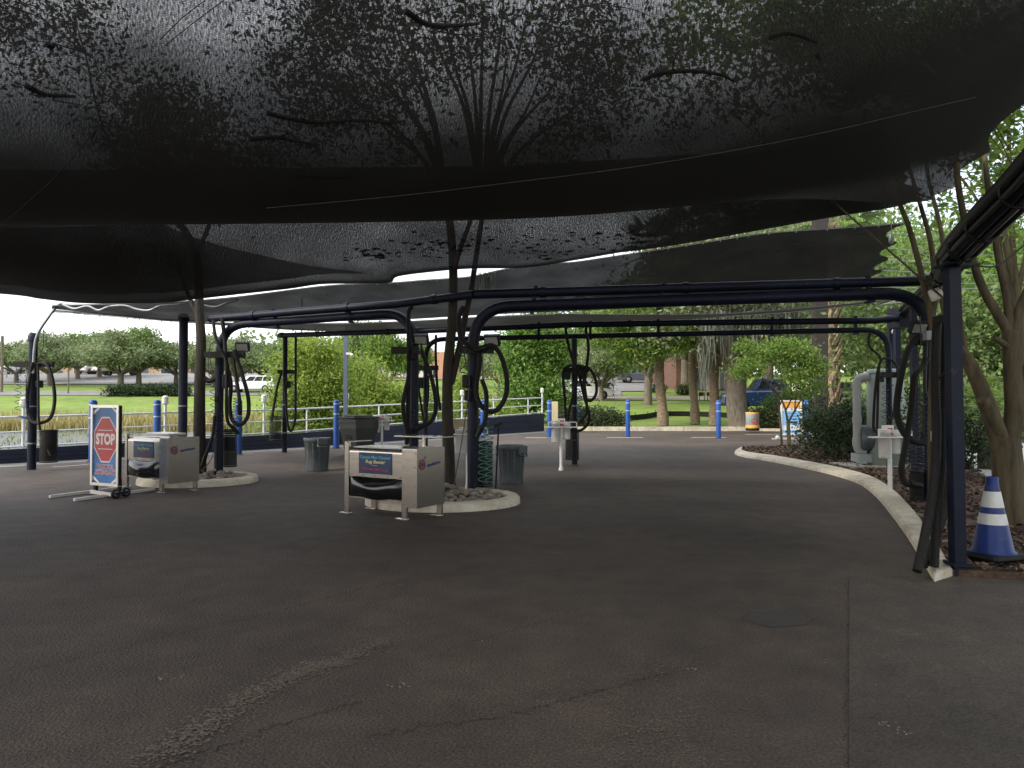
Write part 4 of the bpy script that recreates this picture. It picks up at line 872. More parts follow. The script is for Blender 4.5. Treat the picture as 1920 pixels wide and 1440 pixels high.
# wheeled bin
c = G(668, 854); t = thing('wheeled_bin', 'dark wheeled garbage bin with closed lid by the navy wall', 'garbage bin', (c.x, c.y+.4, 0), rad(-38)); B = lambda n, mb, p=t: mb.build(n, p, True)
mb = MB().m(BINGREY); lo = [(-.24, -.3), (.24, -.3), (.24, .25), (-.24, .25)]; hi = [(-.34, -.42), (.34, -.42), (.34, .4), (-.34, .4)]
mb.add([(x, y, .05) for x, y in lo]+[(x, y, .72) for x, y in [(a*.93+b*.07, c_*.93+d*.07) for (a, c_), (b, d) in zip(hi, lo)]]+[(x, y, .98) for x, y in hi], [(3, 2, 1, 0)]+[(i, (i+1) % 4, 4+(i+1) % 4, 4+i) for i in range(4)]+[(4+i, 4+(i+1) % 4, 8+(i+1) % 4, 8+i) for i in range(4)], False)
mb.box((0, -.415, .9), (.72, .05, .06), bev=.01); mb.box((0, -.33, .55), (.3, .06, .02)); B('body', mb)
mb = MB().m(BINGREY).box((0, -.02, 1.02), (.74, .92, .05), bev=.02).box((0, -.02, 1.06), (.5, .66, .05), bev=.03); B('lid', mb)
B('grab_pocket', MB().m(BLACKRUB).box((0, -.36, .5), (.22, .06, .14))); B('handle', MB().m(BINGREY).tube([(-.3, .44, .95), (.3, .44, .95)], .02, 8))
for x in (-.29, .29): B('wheel', MB().m(BLACKRUB).lathe([(.02, -.03), (.12, -.03), (.13, 0), (.12, .03), (.02, .03)], M=Matrix.Translation((x, .22, .13)) @ Matrix.Rotation(PI/2, 4, 'Y'), seg=20))
# bollards
def bollard(base, h=1.5, r=.092):
    t = thing('bollard', '', 'bollard', base, 0, 'blue bollards along the edge of the drive'); B = lambda n, mb, p=t: mb.build(n, p, True)
    B('sleeve', MB().m(BLUE).lathe([(r, 0), (r, h-.05), (r*.9, h-.015), (r*.6, h), (.001, h+.006)], seg=24))
    for z in (h*.92, h*.71): B('reflective_band', MB().m(mat_band).lathe([(r*1.004, z-.014), (r*1.02, z-.012), (r*1.02, z+.012), (r*1.004, z+.014)], seg=24))
    B('collar', MB().m(BLACKRUB).lathe([(r*1.5, 0), (r*1.5, .01), (r*1.05, .025)], seg=20)); return t
mat_band = mat('reflective_band', (.45, .55, .68), .35)
bl = None
for u, Y, lb in ((175, 18.2, 'blue bollard hidden behind the stop sign except its dark cap'), (295, 19.6, 'blue bollard standing behind the left mat cleaner'), (448, 20.6, 'blue bollard seen right behind the left station hoses'), (631, 23.2, 'blue bollard just left of the wheeled garbage bin'), (905, 29.5, 'blue bollard behind the green coil at the middle island'),
                 (1030, 29.8, 'blue bollard at the right end of the white railing'), (1177, 30.3, 'blue bollard alone before the lawn, right of the round bush'), (1347, 29.3, 'blue bollard before the palm trunk on the right lawn'), (1512, 28.6, 'blue bollard beside the blue and orange arrow sign, behind the hedge')):
    b = at0(u, Y); bl = bollard(b) if bl is None else dup(bl, b); bl['label'] = lb
# white stands with holders
def stand(label, base, rz, box=False):
    t = thing('holder_stand', label, 'holder stand', base, rz, 'white plastic stands with holders'); B = lambda n, mb, p=t: mb.build(n, p, True)
    B('pole', MB().m(PVC).tube([(0, 0, 0), (0, 0, .9)], .034, 14).tube([(0, 0, 0), (0, 0, .06)], .05, 14)); B('tray', MB().m(PVC).box((.02, 0, .92), (.64, .26, .022), bev=.008))
    mb = MB().m(PVC)
    for x in (-.28, .32): mb.bar((x, -.1, .93), (x, -.1, 1.02), .02, .02)
    mb.bar((-.28, -.1, 1.03), (.32, -.1, 1.03), .02, .02); B('rail', mb)
    for x, y, r, z0, z1 in ((-.13, -.04, .085, .6, 1.05), (.13, .03, .075, .66, 1.03)): B('cup_holder', MB().m(PVC).lathe([(.001, z0), (r*.86, z0), (r, z0+.02), (r, z1-.08), (r*1.06, z1-.08), (r*1.06, z1), (r*.95, z1), (r*.9, z1-.2)], (x, y, 0), 22))
    B('sticker_box', MB().m(PVC).box((.02, .06, 1.02), (.14, .1, .17)).m(TXR).box((.02, .0075, 1.04), (.09, .004, .05)).box((.02, .0075, .97), (.09, .004, .04)))
    if box: B('wooden_box', MB().m(mat('pale_wood', (.42, .33, .22), .7, var=.2)).box((-.12, 0, 1.1), (.3, .24, .16), .1, bev=.01))
    return t
for u, v, rz, bx, lb in ((1052, 882, .1, False, 'white plastic stand with two holders in the middle of the drive before the far post'), (716, 851, -.2, False, 'white stand with holders beside the wheeled bin, before the railing'), (877, 917, .15, True, 'white stand with a pale wooden box behind the middle island arch leg'), (1669, 931, .25, False, 'white plastic stand with holders rising from the mulch bed')):
    stand(lb, G(u, v), rz, bx)
b = V((i2.x+.75, i2.y+.75, .12)); t = thing('squeegee', 'dark squeegee handle leaning up behind the basket with green coil', 'squeegee', b); MB().m(BLACKRUB).tube([b+V((0, .1, -.1)), P(935, 796, b.y+.2)], .014, 8).build('pole', t); MB().m(BLACKRUB).bar(P(926, 800, b.y+.2), P(941, 793, b.y+.2), .05, .05).build('head', t)
# traffic cone
c = G(1862, 1054, .05); t = thing('traffic_cone', 'blue traffic cone with two white bands beside the near post', 'cone', (c.x, c.y, .085), .3); B = lambda n, mb, p=t: mb.build(n, p, True)
B('base', MB().m(BLACKRUB).box((0, 0, .03), (.44, .44, .06), bev=.06))
H = .72; rr = lambda z: .175+(.04-.175)*(z/H)
B('body', MB().m(CONEBLUE).lathe([(.19, .055), (rr(.06), .08), (rr(H-.08), H-.07), (rr(H-.08)*1.0, H-.05), (.05, H-.045), (.052, H), (.04, H+.01), (.035, H-.05)], seg=36))
CB = mat('reflective_white', (.62, .63, .6), .4, var=.12, scale=9)
for z0, z1 in ((.31, .405), (.46, .6)): B('white_band', MB().m(CB).lathe([(rr(z0)+.004, z0), (rr(z1)+.004, z1)], seg=36))
# vacuum tank, blower and pipes
c = at0(1660, 16.3); t = thing('vacuum_tank', 'tall grey green vacuum cylinder with blower and elbow pipe in the bed', 'vacuum tank', c+V((0, 0, .07))); B = lambda n, mb, p=t: mb.build(n, p, True)
B('tank', MB().m(TANK).lathe([(.001, 0), (.37, 0), (.37, 2.06), (.33, 2.1), (.001, 2.1)], seg=40))
B('cap_ring', MB().m(TANK).lathe([(.372, 2.0), (.385, 2.0), (.385, 2.05), (.372, 2.05)], seg=40)); B('access_door', MB().m(TANK).box((.2, -.29, 1.2), (.3, .1, .9), .75, bev=.01))
pt = [(-.3, 0, 1.93), (-.62, 0, 1.93), (-.62, 0, .95), (-.62, 0, .33), (-.45, .0, .3)]
B('elbow_pipe', MB().m(GREYPVC).tube(bend(pt, .16), .085, 16).tube([(-.62, 0, .93), (-.62, 0, 1.05)], .097, 16).tube([(-.62, 0, 1.7), (-.62, 0, 1.76)], .095, 16).tube([(-.45, 0, 1.93), (-.38, 0, 1.93)], .097, 16).tube([(-.62, 0, .42), (-.62, 0, .6)], .1, 16))
Mx = Matrix.Translation((-.47, .08, .58)) @ Matrix.Rotation(rad(90), 4, 'Y'); mb = MB().m(mat('blower_grey', (.1, .115, .13), .4, .4))
mb.lathe([(.001, -.1), (.26, -.1), (.28, -.07)]+[x for k in range(4) for x in ((.28, -.06+k*.05), (.3, -.055+k*.05), (.3, -.03+k*.05), (.28, -.025+k*.05))]+[(.26, .14), (.001, .14)], M=Mx, seg=30); B('blower', mb)
B('blower_stand', MB().m(TANK).box((-.47, .08, .17), (.34, .4, .18)).box((-.6, -.1, .05), (.06, .06, .2)))
B('concrete_pad', MB().m(CONC).box((-.25, 0, .0), (1.5, 1.1, .05)))
mb = MB().m(mat('dark_motor', (.03, .032, .035), .5)); q = at0(1700, 16.8); b2 = thing('motor_box', 'low dark motor box beside the tank behind the hoses', 'motor', q+V((0, 0, .07))); MB().m(BLACKRUB).box((0, 0, .3), (.5, .5, .5), bev=.04).build('housing', b2, True); MB().m(TANK).box((0, 0, .02), (.7, .6, .06)).build('foot', b2, True)
# arrow sign
c = G(1484, 824); t = thing('arrow_sign', 'white framed orange and blue sign with black left arrow, behind the small tree', 'sign', c, rad(3)); B = lambda n, mb, p=t: mb.build(n, p, True)
Wd, Z0, H = .82, .16, 1.33; mb = MB().m(WHITE)
for x in (-Wd/2+.025, Wd/2-.025): mb.box((x, 0, Z0+H/2), (.05, .06, H))
for z in (Z0+.025, Z0+H-.025): mb.box((0, 0, z), (Wd-.1, .058, .05))
B('sign_frame', mb)
M = Matrix(((1, 0, 0, 0), (0, 0, -1, -.004), (0, 1, 0, Z0), (0, 0, 0, 1))); OR, LB, BK, DB = mat('sign_orange', (.8, .3, .03), .5, col2=(.85, .5, .1), scale=3), mat('sign_sky', (.25, .55, .85), .5), mat('sign_black', (.02, .02, .02), .5), mat('sign_navy', (.03, .1, .3), .5)
pn = B('printed_panel', MB().m(SW).box((0, .012, Z0+H/2), (Wd-.1, .03, H-.1)))
rc = lambda mb, x0, x1, y0, y1, z: mb.add([M @ V(p) for p in ((x0, y0, z), (x1, y0, z), (x1, y1, z), (x0, y1, z))], [(0, 1, 2, 3)], False)
mb = MB().m(OR); rc(mb, -.36, .36, 1.03, 1.28, .001); mb.m(LB); rc(mb, -.36, .36, .38, .93, .001); rc(mb, -.36, .36, .06, .2, .001)
mb.m(DB).text('24 hours a day...', .085, M @ Matrix.Translation((0, .84, .003)), .002, sx=.85).text('7 days a week...', .085, M @ Matrix.Translation((0, .73, .003)), .002, sx=.85).text('365 days a year', .085, M @ Matrix.Translation((0, .62, .003)), .002, sx=.85)
mb.m(BK); rc(mb, -.1, .24, .46, .53, .003); mb.add([M @ V(p) for p in ((-.24, .495, .003), (-.1, .43, .003), (-.1, .56, .003))], [(0, 1, 2)], False); mb.m(DB); rc(mb, -.25, -.03, .12, .16, .003); rc(mb, .03, .3, .12, .16, .003); rc(mb, -.02, .06, .97, 1.01, .003)
B('panel_print', mb, pn)
B('upright', MB().m(ALU).box((-Wd/2+.06, .04, .1), (.05, .05, .2)).box((Wd/2-.06, .04, .1), (.05, .05, .2))); B('floor_rail', MB().m(RL).bar((-.75, .0, .03), (.7, .02, .03), .05, .05)); B('floor_rail', MB().m(RL).bar((-.45, .35, .03), (.6, .35, .03), .05, .05)); B('wheel', MB().m(WHITE).lathe([(.02, -.03), (.07, -.03), (.07, .03), (.02, .03)], M=Matrix.Translation((-.55, -.02, .08)) @ Matrix.Rotation(PI/2, 4, 'X'), seg=16))
# painted drum
c = G(1415, 812); t = thing('painted_drum', 'painted steel drum with a red blot and yellow bands by the far bushes', 'drum', (c.x, c.y+.3, .1)); B = lambda n, mb, p=t: mb.build(n, p, True)
B('shell', MB().m(mat('drum_cream', (.62, .6, .48), .5, col2=(.4, .55, .6), var=.1, scale=3)).lathe([(.001, 0), (.3, 0), (.3, .84), (.31, .85)], seg=28))
for z0, z1, m in ((0, .12, 'd'), (.12, .26, 'y'), (.76, .84, 'y')): B('band', MB().m(BLACKRUB if m == 'd' else OR).lathe([(.304, z0), (.308, z0+.02), (.308, z1-.02), (.304, z1)], seg=28))
mb = MB().m(SR); ang = lambda x: -PI/2+x
pts = [(ang(.45*math.cos(a)*(1+.2*math.sin(3*a))), .43+.12*math.sin(a)) for a in np.linspace(0, 2*PI, 24, endpoint=False)]; mb.add([(.312*math.cos(a), .312*math.sin(a), z) for a, z in pts], [tuple(range(24))], False); B('red_paint', mb); B('lid', MB().m(BLACKRUB).lathe([(.31, .85), (.31, .87), (.001, .88)], seg=28))
# white railing on the navy wall
wp = [V((p.x, p.y)) for p in WALL[0:5]]; 
def wallz(p): return float(np.interp(p.y, [-6, 17.6, 23.6, 36], [.22, .33, .45, .85]))
t = thing('navy_wall', 'low navy wall edging the drive toward the pond', 'wall', (wp[2].x, wp[2].y, 0)); mb = MB().m(NAVYWALL); pl = []
for i in range(4):
    for k in range(10): pl.append(wp[i].lerp(wp[i+1], k/10))
pl.append(wp[4]); vs = []; nrm = V((-.83, .56))
for p in pl: z = wallz(p); n = nrm*.22; vs += [V((p.x, p.y, -.6)), V((p.x, p.y, z)), V((p.x+n.x, p.y+n.y, z)), V((p.x+n.x, p.y+n.y, -1.6))]
mb.add(vs, [q for i in range(len(pl)-1) for q in ((4*i, 4*i+4, 4*i+5, 4*i+1), (4*i+1, 4*i+5, 4*i+6, 4*i+2), (4*i+2, 4*i+6, 4*i+7, 4*i+3))]+[(4*len(pl)-4, 4*len(pl)-3, 4*len(pl)-2, 4*len(pl)-1)], False); mb.build('wall_body', t)
mb = MB().m(mat('wall_board_seam', (.006, .009, .03), .7))
for f in (.33, .66):
    a = [V((p.x, p.y, f*wallz(p)))+V((.004, -.006, 0)) for p in pl]; mb.tube(a, .006, 4)
mb.build('board_seam', t)
t = thing('white_railing', 'white pipe railing with ball lamps along the top of the navy wall', 'railing', (wp[2].x-.1, wp[2].y+.07, .33))
RAILW = mat('rail_paint', (.68, .7, .72), .45, var=.06)
off = [p+nrm*.11 for p in pl]
for dz in (.76, .4, .05): MB().m(RAILW).tube([V((p.x, p.y, wallz(p)+dz)) for p in off], .026 if dz > .7 else .021, 8).build('rail', t)
def wallpt(u):
    for a, b in zip(off[:-1], off[1:]):
        ua, ub = 960+FPX*a.x/max(a.y, .1), 960+FPX*b.x/max(b.y, .1)
        if a.y > 1 and ua <= u <= ub:
            f = (u-ua)/(ub-ua); f = f*a.y/(f*a.y+(1-f)*b.y) if 0 else f; return a.lerp(b, f)
    return off[-1]
LAMP = mat('lamp_white', (.75, .74, .7), .35)
for u, ball in ((-110, 1), (44, 1), (180, 0), (310, 1), (405, 0), (495, 1), (575, 0), (649, 1), (710, 0), (763, 1), (818, 0), (866, 1), (925, 0), (990, 0), (1022, 1)):
    p = wallpt(u); z = wallz(p); h = .98 if ball else .76; o = MB().m(RAILW).tube([V((p.x, p.y, z-.05)), V((p.x, p.y, z+h))], .036 if ball else .028, 10).build('railing_post', t)
    if ball:
        mb = MB().m(LAMP); c = V((p.x, p.y, z+h)); mb.lathe([(.8*r_, .8*z_) for r_, z_ in [(.06, 0), (.085, .02)]+[q for k in range(3) for q in ((.1, .05+k*.055), (.115, .06+k*.055), (.115, .085+k*.055), (.07, .09+k*.055))]+[(.11, .22), (.1, .27), (.06, .31), (.001, .32)]], c, 16); mb.build('ball_lamp', o)
# ------------------------------------------------------------------ vegetation
def leaves(c, s, asp=.5, up=.35):
    n = len(c); nrm = RNG.normal(size=(n, 3)); nrm[:, 2] += up*2; nrm /= np.linalg.norm(nrm, axis=1)[:, None]
    a = RNG.normal(size=(n, 3)); u = np.cross(nrm, a); u /= np.linalg.norm(u, axis=1)[:, None]; v = np.cross(nrm, u)
    u *= s[:, None]; v *= (s*asp)[:, None]
    return np.stack([c-u, c-v*1.0-u*.1, c+u, c+v*1.0-u*.1], 1).reshape(-1, 3), np.arange(4*n).reshape(-1, 4)
def cloud(lobes, n, clump=.3, per=22, inner=.35, flat=.7):
    lb = np.array(lobes, float); vol = (lb[:, 3]*lb[:, 4]*lb[:, 5])**.75; k = max(1, n//per); idx = RNG.choice(len(lb), k, p=vol/vol.sum())
    d = RNG.normal(size=(k, 3)); d /= np.linalg.norm(d, axis=1)[:, None]; r = inner+(1-inner)*RNG.random(k)**.6
    cc = lb[idx, :3]+d*r[:, None]*lb[idx, 3:6]*(1+.18*RNG.normal(size=(k, 1)))
    cs = clump*RNG.uniform(.6, 1.5, k); w = RNG.integers(0, k, n)
    return cc[w]+RNG.normal(size=(n, 3))*cs[w][:, None]*np.array([1, 1, flat]), cc
def foliage(name, parent, lobes, n, size, m, clump=.3, per=22, inner=.35, asp=.5, flat=.7, bottom=None, extra=None):
    c, cc = cloud(lobes, n, clump, per, inner, flat)
    if bottom is not None: c = c[c[:, 2] > bottom]
    vs, fs = leaves(c, size*RNG.uniform(.6, 1.3, len(c)), asp); return link(name, mesh_np(name, np_to(parent, vs), fs, [m]), parent), cc
def limbs(name, parent, paths, m, n=6, seg=8):
    mb = MB().m(m)
    for pts, r0, r1 in paths:
        q = cr(pts, n); k = len(q)-1; mb.tube(q, [r0+(r1-r0)*(i/k)**.8 for i in range(k+1)], seg)
    return mb.build(name, parent)
def twigs_to(base, targets, r, mid=.5, sag=.1):
    out = []
    for t in targets:
        t = V(t); b = V(base); q = b.lerp(t, mid)+V((random.uniform(-.12, .12), random.uniform(-.12, .12), random.uniform(0, .2)))*(t-b).length; out.append(([b, q, t], r, r*.2))
    return out
def tree(label, base, paths, lobes, n, size, m, bark, name='tree', group=None, clump=.3, twig=24, tr=.03, **k):
    t = thing(name, label, 'tree' if 'palm' not in name else 'palm', base, 0, group)
    f, cc = foliage('crown', t, lobes, n, size, m, clump, **k)
    ends = [p[0][-1] for p in paths]; lim = list(paths)
    for _ in range(twig):
        c = V(random.choice(list(cc))); e = min(ends, key=lambda q: (q-c).length*random.uniform(.8, 1.3)); lim += twigs_to(e, [c], tr)
    limbs('trunk', t, lim, bark); return t
def px(pts, Y, dY=None): return [P(u, v, Y+(dY[i] if dY else 0)) for i, (u, v) in enumerate(pts)]
def lobe(u, v, Y, r, ry=None, rz=None): p = P(u, v, Y); return (p.x, p.y, p.z, r, ry or r, rz or r*.75)
# middle island tree, its stems fan out above the net
Y0 = G(842, 932).y+.35; b = V((P(842, 750, Y0).x, Y0, .06))
st = [(px([(843, 935), (841, 850), (839, 770), (840, 690), (847, 610), (850, 520), (846, 440), (838, 380)], Y0), .105, .06), (px([(845, 720), (862, 650), (873, 590), (884, 540), (893, 480), (905, 400)], Y0, [0, .05, .1, .1, .15, .2]), .06, .04),
      (px([(848, 520), (862, 470), (880, 420), (900, 360)], Y0, [0, -.1, -.2, -.3]), .045, .03)]
tips = [(610, 130), (660, 60), (700, 90), (735, 20), (770, 60), (800, 10), (835, 40), (870, -20), (905, 10), (945, -10), (985, 40), (1030, 20), (1075, 90), (1120, 150), (690, 200), (750, 160), (1010, 150), (950, 110)]
for i, (u, v) in enumerate(tips):
    o = [(838, 380), (905, 400), (900, 360)][0 if u < 800 else (1 if u > 930 else 2)]; dy = random.uniform(-1.6, 1.6)
    st.append((px([o, ((o[0]*.45+u*.55)*.55+.45*o[0], o[1]*.55+v*.45), (u*.75+o[0]*.25, v*.75+o[1]*.25), (u, v)], Y0, [0, dy*.3, dy*.7, dy]), .045, .012))
lob = [lobe(*a) for a in ((590, 70, 12, .85), (600, 150, 12.5, .9), (520, 130, 12, .4), (680, 50, 12, 1.0), (700, 190, 11.5, .8), (600, 235, 12, .6), (800, 110, 12.5, .9), (980, 70, 12, .9), (1080, 60, 12, 1.), (1120, 170, 12, .9), (1200, 110, 12.4, .8), (1060, 220, 12.5, .7), (1240, 200, 12, .6), (640, 10, 11.5, .8), (870, 40, 11, .8), (1010, 300, 13, .5), (740, 300, 13, .5))]
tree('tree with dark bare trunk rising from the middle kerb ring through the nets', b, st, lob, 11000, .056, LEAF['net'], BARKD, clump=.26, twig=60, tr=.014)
# thin hanging moss by the slit of sky
mb = MB().m(LEAF['moss'])
for _ in range(26):
    p = P(random.uniform(895, 930), random.uniform(508, 522), Y0+.1); mb.tube(cr([p, p+V((random.uniform(-.03, .03), 0, -.12)), p+V((random.uniform(-.07, .07), 0, -random.uniform(.2, .38)))], 3), .006, 3)
tag(mb.build('hanging_moss'), 'wisp of grey moss hanging from the middle tree at the slit of sky', 'moss', kind='stuff')
# left island tree
Y1 = 14.0; b = V((P(375, 750, Y1).x, Y1, .06))
st = [(px([(376, 907), (374, 800), (375, 700), (377, 640), (374, 590), (373, 540), (368, 480), (345, 430), (310, 400)], Y1), .125, .06), (px([(376, 612), (368, 585), (356, 560), (344, 530), (334, 490)], Y1), .055, .03), (px([(377, 706), (392, 714), (405, 708)], Y1), .06, .045), (px([(310, 400), (290, 330), (300, 240)], Y1), .05, .02), (px([(310, 400), (240, 330), (190, 230), (160, 100)], Y1), .05, .015), (px([(368, 480), (400, 400), (420, 320), (400, 240)], Y1), .05, .015)]
lob = [lobe(*a) for a in ((330, 200, 14, .9), (300, 270, 14, 1.0), (380, 260, 14, .9), (250, 220, 14, .7), (330, 340, 14.5, .9), (430, 330, 14, .6), (240, 330, 13.5, .7), (190, 150, 14, .45), (140, 60, 13.5, .5), (150, 15, 14, .5), (10, 60, 13.5, .55), (15, 130, 13, .4), (5, 10, 13, .55), (460, 180, 14.5, .4), (520, 290, 15, .5))]
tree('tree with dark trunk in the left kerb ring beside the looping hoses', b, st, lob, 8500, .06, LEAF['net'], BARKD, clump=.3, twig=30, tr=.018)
# myrtle at the right
Y2 = 8.75; b = G(1893, 992)
st = [(px([(1893, 1000), (1893, 930), (1889, 870), (1886, 820)], Y2), .2, .15), (px([(1884, 860), (1862, 790), (1836, 720), (1812, 672), (1788, 640), (1770, 560)], Y2, [0, -.05, -.1, -.1, -.1, 0]), .12, .055), (px([(1888, 840), (1868, 800), (1852, 770), (1842, 748)], Y2, [0, -.1, -.15, -.2]), .085, .07), (px([(1888, 830), (1902, 780), (1900, 720), (1896, 655), (1893, 620)], Y2), .12, .085),
      (px([(1893, 625), (1868, 585), (1845, 545), (1828, 500), (1810, 420), (1795, 330), (1790, 200)], Y2), .065, .03), (px([(1893, 625), (1888, 560), (1875, 500), (1862, 420), (1850, 330), (1840, 200)], Y2, [0, 0, .1, .1, .2, .3, .3][:6]), .055, .025), (px([(1895, 640), (1912, 580), (1935, 520), (1960, 400)], Y2), .07, .04), (px([(1900, 760), (1925, 700), (1950, 640)], Y2), .08, .06), (px([(1895, 655), (1875, 640), (1862, 634)], Y2, [0, -.1, -.15]), .04, .03), (px([(1812, 672), (1802, 600), (1800, 540)], Y2, [0, .1, .2]), .03, .015)]
lob = [lobe(*a) for a in ((1870, 170, 9.5, .55), (1880, 250, 10, .5), (1860, 330, 10, .4), (1910, 120, 9.5, .6), (1820, 60, 9, .7), (1910, 380, 10.5, .35), (1690, 60, 9.5, .9), (1560, 30, 9.5, .9), (1450, 90, 10, .8), (1360, 40, 10, .8), (1560, 140, 10, .6), (1760, 130, 9, .6), (1300, 130, 10.5, .6), (1400, 190, 10.5, .4))]
tree('crape myrtle with thick forked tan trunk behind the blue cone', V((b.x, b.y, .07)), st, lob, 6500, .062, LEAF['fresh'], MYRTLE, name='myrtle_tree', clump=.22, twig=40, tr=.014)
# slim myrtle growing between the pipes
Y3 = 9.9; b = at0(1748, Y3)
st = [(px([(1749, 948), (1747, 800), (1750, 680), (1748, 610), (1737, 555), (1722, 490), (1704, 425), (1688, 384), (1660, 300)], Y3), .06, .028), (px([(1748, 600), (1752, 520), (1744, 450), (1728, 392), (1700, 300)], Y3, [0, .1, .15, .2, .3]), .045, .024), (px([(1748, 590), (1768, 500), (1764, 430), (1740, 330), (1735, 250)], Y3, [0, .4, .6, .8, 1.]), .04, .022)]
lob = [lobe(*a) for a in ((1640, 120, 10.5, .8), (1720, 40, 10.5, .8), (1540, 60, 10.5, .8), (1790, 420, 11, .25), (1820, 450, 11.5, .3), (1770, 395, 11, .22))]
tree('slim grey myrtle stems threading up between the arch pipes at right', b+V((0, 0, .07)), st, lob, 2200, .07, LEAF['mid'], MYRTLE, name='myrtle_tree', clump=.22, twig=0, tr=.012)
# myrtle stems farther back at the upper right
Y4 = 12.5; b = at0(1935, Y4)
st = [(px([(1935, 900), (1925, 700), (1905, 560), (1880, 430), (1850, 330), (1820, 240)], Y4), .1, .03), (px([(1910, 590), (1880, 500), (1868, 430), (1845, 330), (1840, 200)], Y4), .06, .025), (px([(1920, 640), (1900, 480), (1895, 330), (1885, 150)], Y4), .06, .025), (px([(1905, 560), (1930, 430), (1925, 260)], Y4), .05, .02), (px([(1868, 430), (1815, 350), (1790, 320)], Y4), .03, .012)]
lob = [lobe(*a) for a in ((1850, 260, 12.5, .5), (1900, 210, 12.5, .6), (1880, 330, 13, .45), (1830, 340, 13, .4), (1800, 400, 13, .35), (1910, 420, 13, .4), (1870, 440, 13, .35), (1930, 300, 12.5, .7), (1870, 120, 12, .7))]
tree('tall myrtle with several tan stems behind the pipe bundle, top right', b, st, lob, 2600, .06, LEAF['fresh'], MYRTLE, name='myrtle_tree', clump=.22, twig=30, tr=.012)
# small myrtle in the tip of the bed
b = G(1474, 838); Y5 = b.y
st = [(px([(1466, 839), (1464, 800), (1460, 762), (1448, 730), (1425, 705)], Y5), .045, .022), (px([(1480, 839), (1478, 800), (1478, 790)], Y5), .07, .055), (px([(1478, 795), (1470, 760), (1455, 735), (1435, 715), (1410, 690)], Y5, [0, -.1, -.15, -.2, -.3]), .038, .014), (px([(1478, 792), (1490, 770), (1505, 745), (1525, 715)], Y5), .04, .016), (px([(1473, 770), (1484, 745), (1482, 710), (1490, 670)], Y5), .03, .012), (px([(1460, 765), (1470, 735), (1462, 690), (1455, 650)], Y5, [0, .1, .2, .2]), .028, .01), (px([(1490, 770), (1494, 730), (1510, 690)], Y5), .025, .01)]
lob = [lobe(*a) for a in ((1400, 690, Y5-.3, .55, .6, .3), (1430, 668, Y5, .5), (1465, 655, Y5+.2, .55, .6, .35), (1500, 668, Y5, .55), (1525, 690, Y5, .45), (1500, 710, Y5-.4, .5), (1535, 720, Y5, .28), (1395, 650, Y5, .3), (1520, 735, Y5+.2, .25))]
tree('small multi stemmed green tree at the tip of the mulch bed', b+V((0, 0, .07)), st, lob, 7500, .055, LEAF['fresh'], MYRTLE, name='myrtle_tree', clump=.16, twig=40, tr=.008, per=14)
# moss hung oak and palms on the lawn
b = T(1388, 803); YO = b.y
st = [(px([(1390, 806), (1384, 780), (1380, 740), (1376, 700), (1368, 650), (1364, 600), (1372, 540)], YO), .62, .36), (px([(1390, 806), (1405, 808), (1425, 812)], YO, [-.3, -.4, -.5]), .35, .08), (px([(1368, 690), (1352, 640), (1345, 590), (1338, 520)], YO, [0, -.3, -.6, -1]), .22, .12), (px([(1376, 690), (1388, 640), (1402, 580), (1410, 520)], YO, [0, .3, .4, .4]), .24, .14), (px([(1372, 690), (1350, 668), (1325, 655), (1310, 630)], YO, [0, -.6, -1.2, -1.5]), .12, .05)]
lob = [lobe(*a) for a in ((1250, 560, YO+1, 3.2), (1340, 540, YO, 3), (1440, 560, YO, 3), (1300, 610, YO+2, 1.5), (1420, 610, YO+1, 1.6), (1480, 600, YO+2, 2), (1380, 480, YO, 4), (1240, 620, YO-1, 1.2))]
t = tree('big oak with lichen trunk draped in grey moss on the right lawn', b, st, lob, 16000, .13, LEAF['oakgrey'], BARK, name='oak_tree', clump=.5, twig=40, tr=.08)
foliage('low_foliage', t, [lobe(u, v, YO+dy, r) for u, v, dy, r in ((1130, 640, 1, .7), (1165, 648, .8, .95), (1200, 650, .6, 1.05), (1240, 646, .4, .9), (1275, 630, .2, .9), (1150, 605, 1, 1.2), (1215, 605, .6, 1.3), (1300, 638, 0, .6), (1330, 610, 0, .7), (1205, 680, .5, .5), (1170, 675, .7, .5))], 9000, .1, LEAF['fresh'], .26)
def moss(parent, spots, Y, n, l0, l1):
    c = []; L_ = []
    for _ in range(n):
        u, v, su, sv = random.choice(spots); c.append(tuple(P(random.gauss(u, su), random.gauss(v, sv), Y+random.gauss(0, 1.2)))); L_.append(random.uniform(l0, l1))
    c = np.array(c); L_ = np.array(L_); wd = RNG.uniform(.015, .05, n); a = RNG.uniform(0, PI, n); x = np.stack([np.cos(a)*wd, np.sin(a)*wd, 0*a], 1)
    vs = []
    for k in range(4):
        f = k/3; j = np.stack([RNG.normal(0, .05, n), RNG.normal(0, .05, n), -L_*f], 1); ww = x*(1-f*.85)*(1+.4*RNG.normal(size=(n, 1))); vs += [c+j-ww, c+j+ww]
    vs = np.stack(vs, 1).reshape(-1, 3); q = np.arange(n)[:, None]*8; fs = np.concatenate([q+np.array([[2*k, 2*k+1, 2*k+3, 2*k+2]]) for k in range(3)], 1).reshape(-1, 4)
    return link('spanish_moss', mesh_np('spanish_moss', np_to(parent, vs), fs, [LEAF['moss']]), parent)
moss(t, [(1400, 585, 25, 10), (1440, 580, 20, 8), (1350, 585, 12, 12), (1325, 600, 6, 14), (1480, 585, 20, 8), (1320, 650, 6, 8), (1420, 610, 18, 10), (1365, 600, 10, 14)], YO-.5, 900, .5, 2.2)
FR = LEAF['palm']
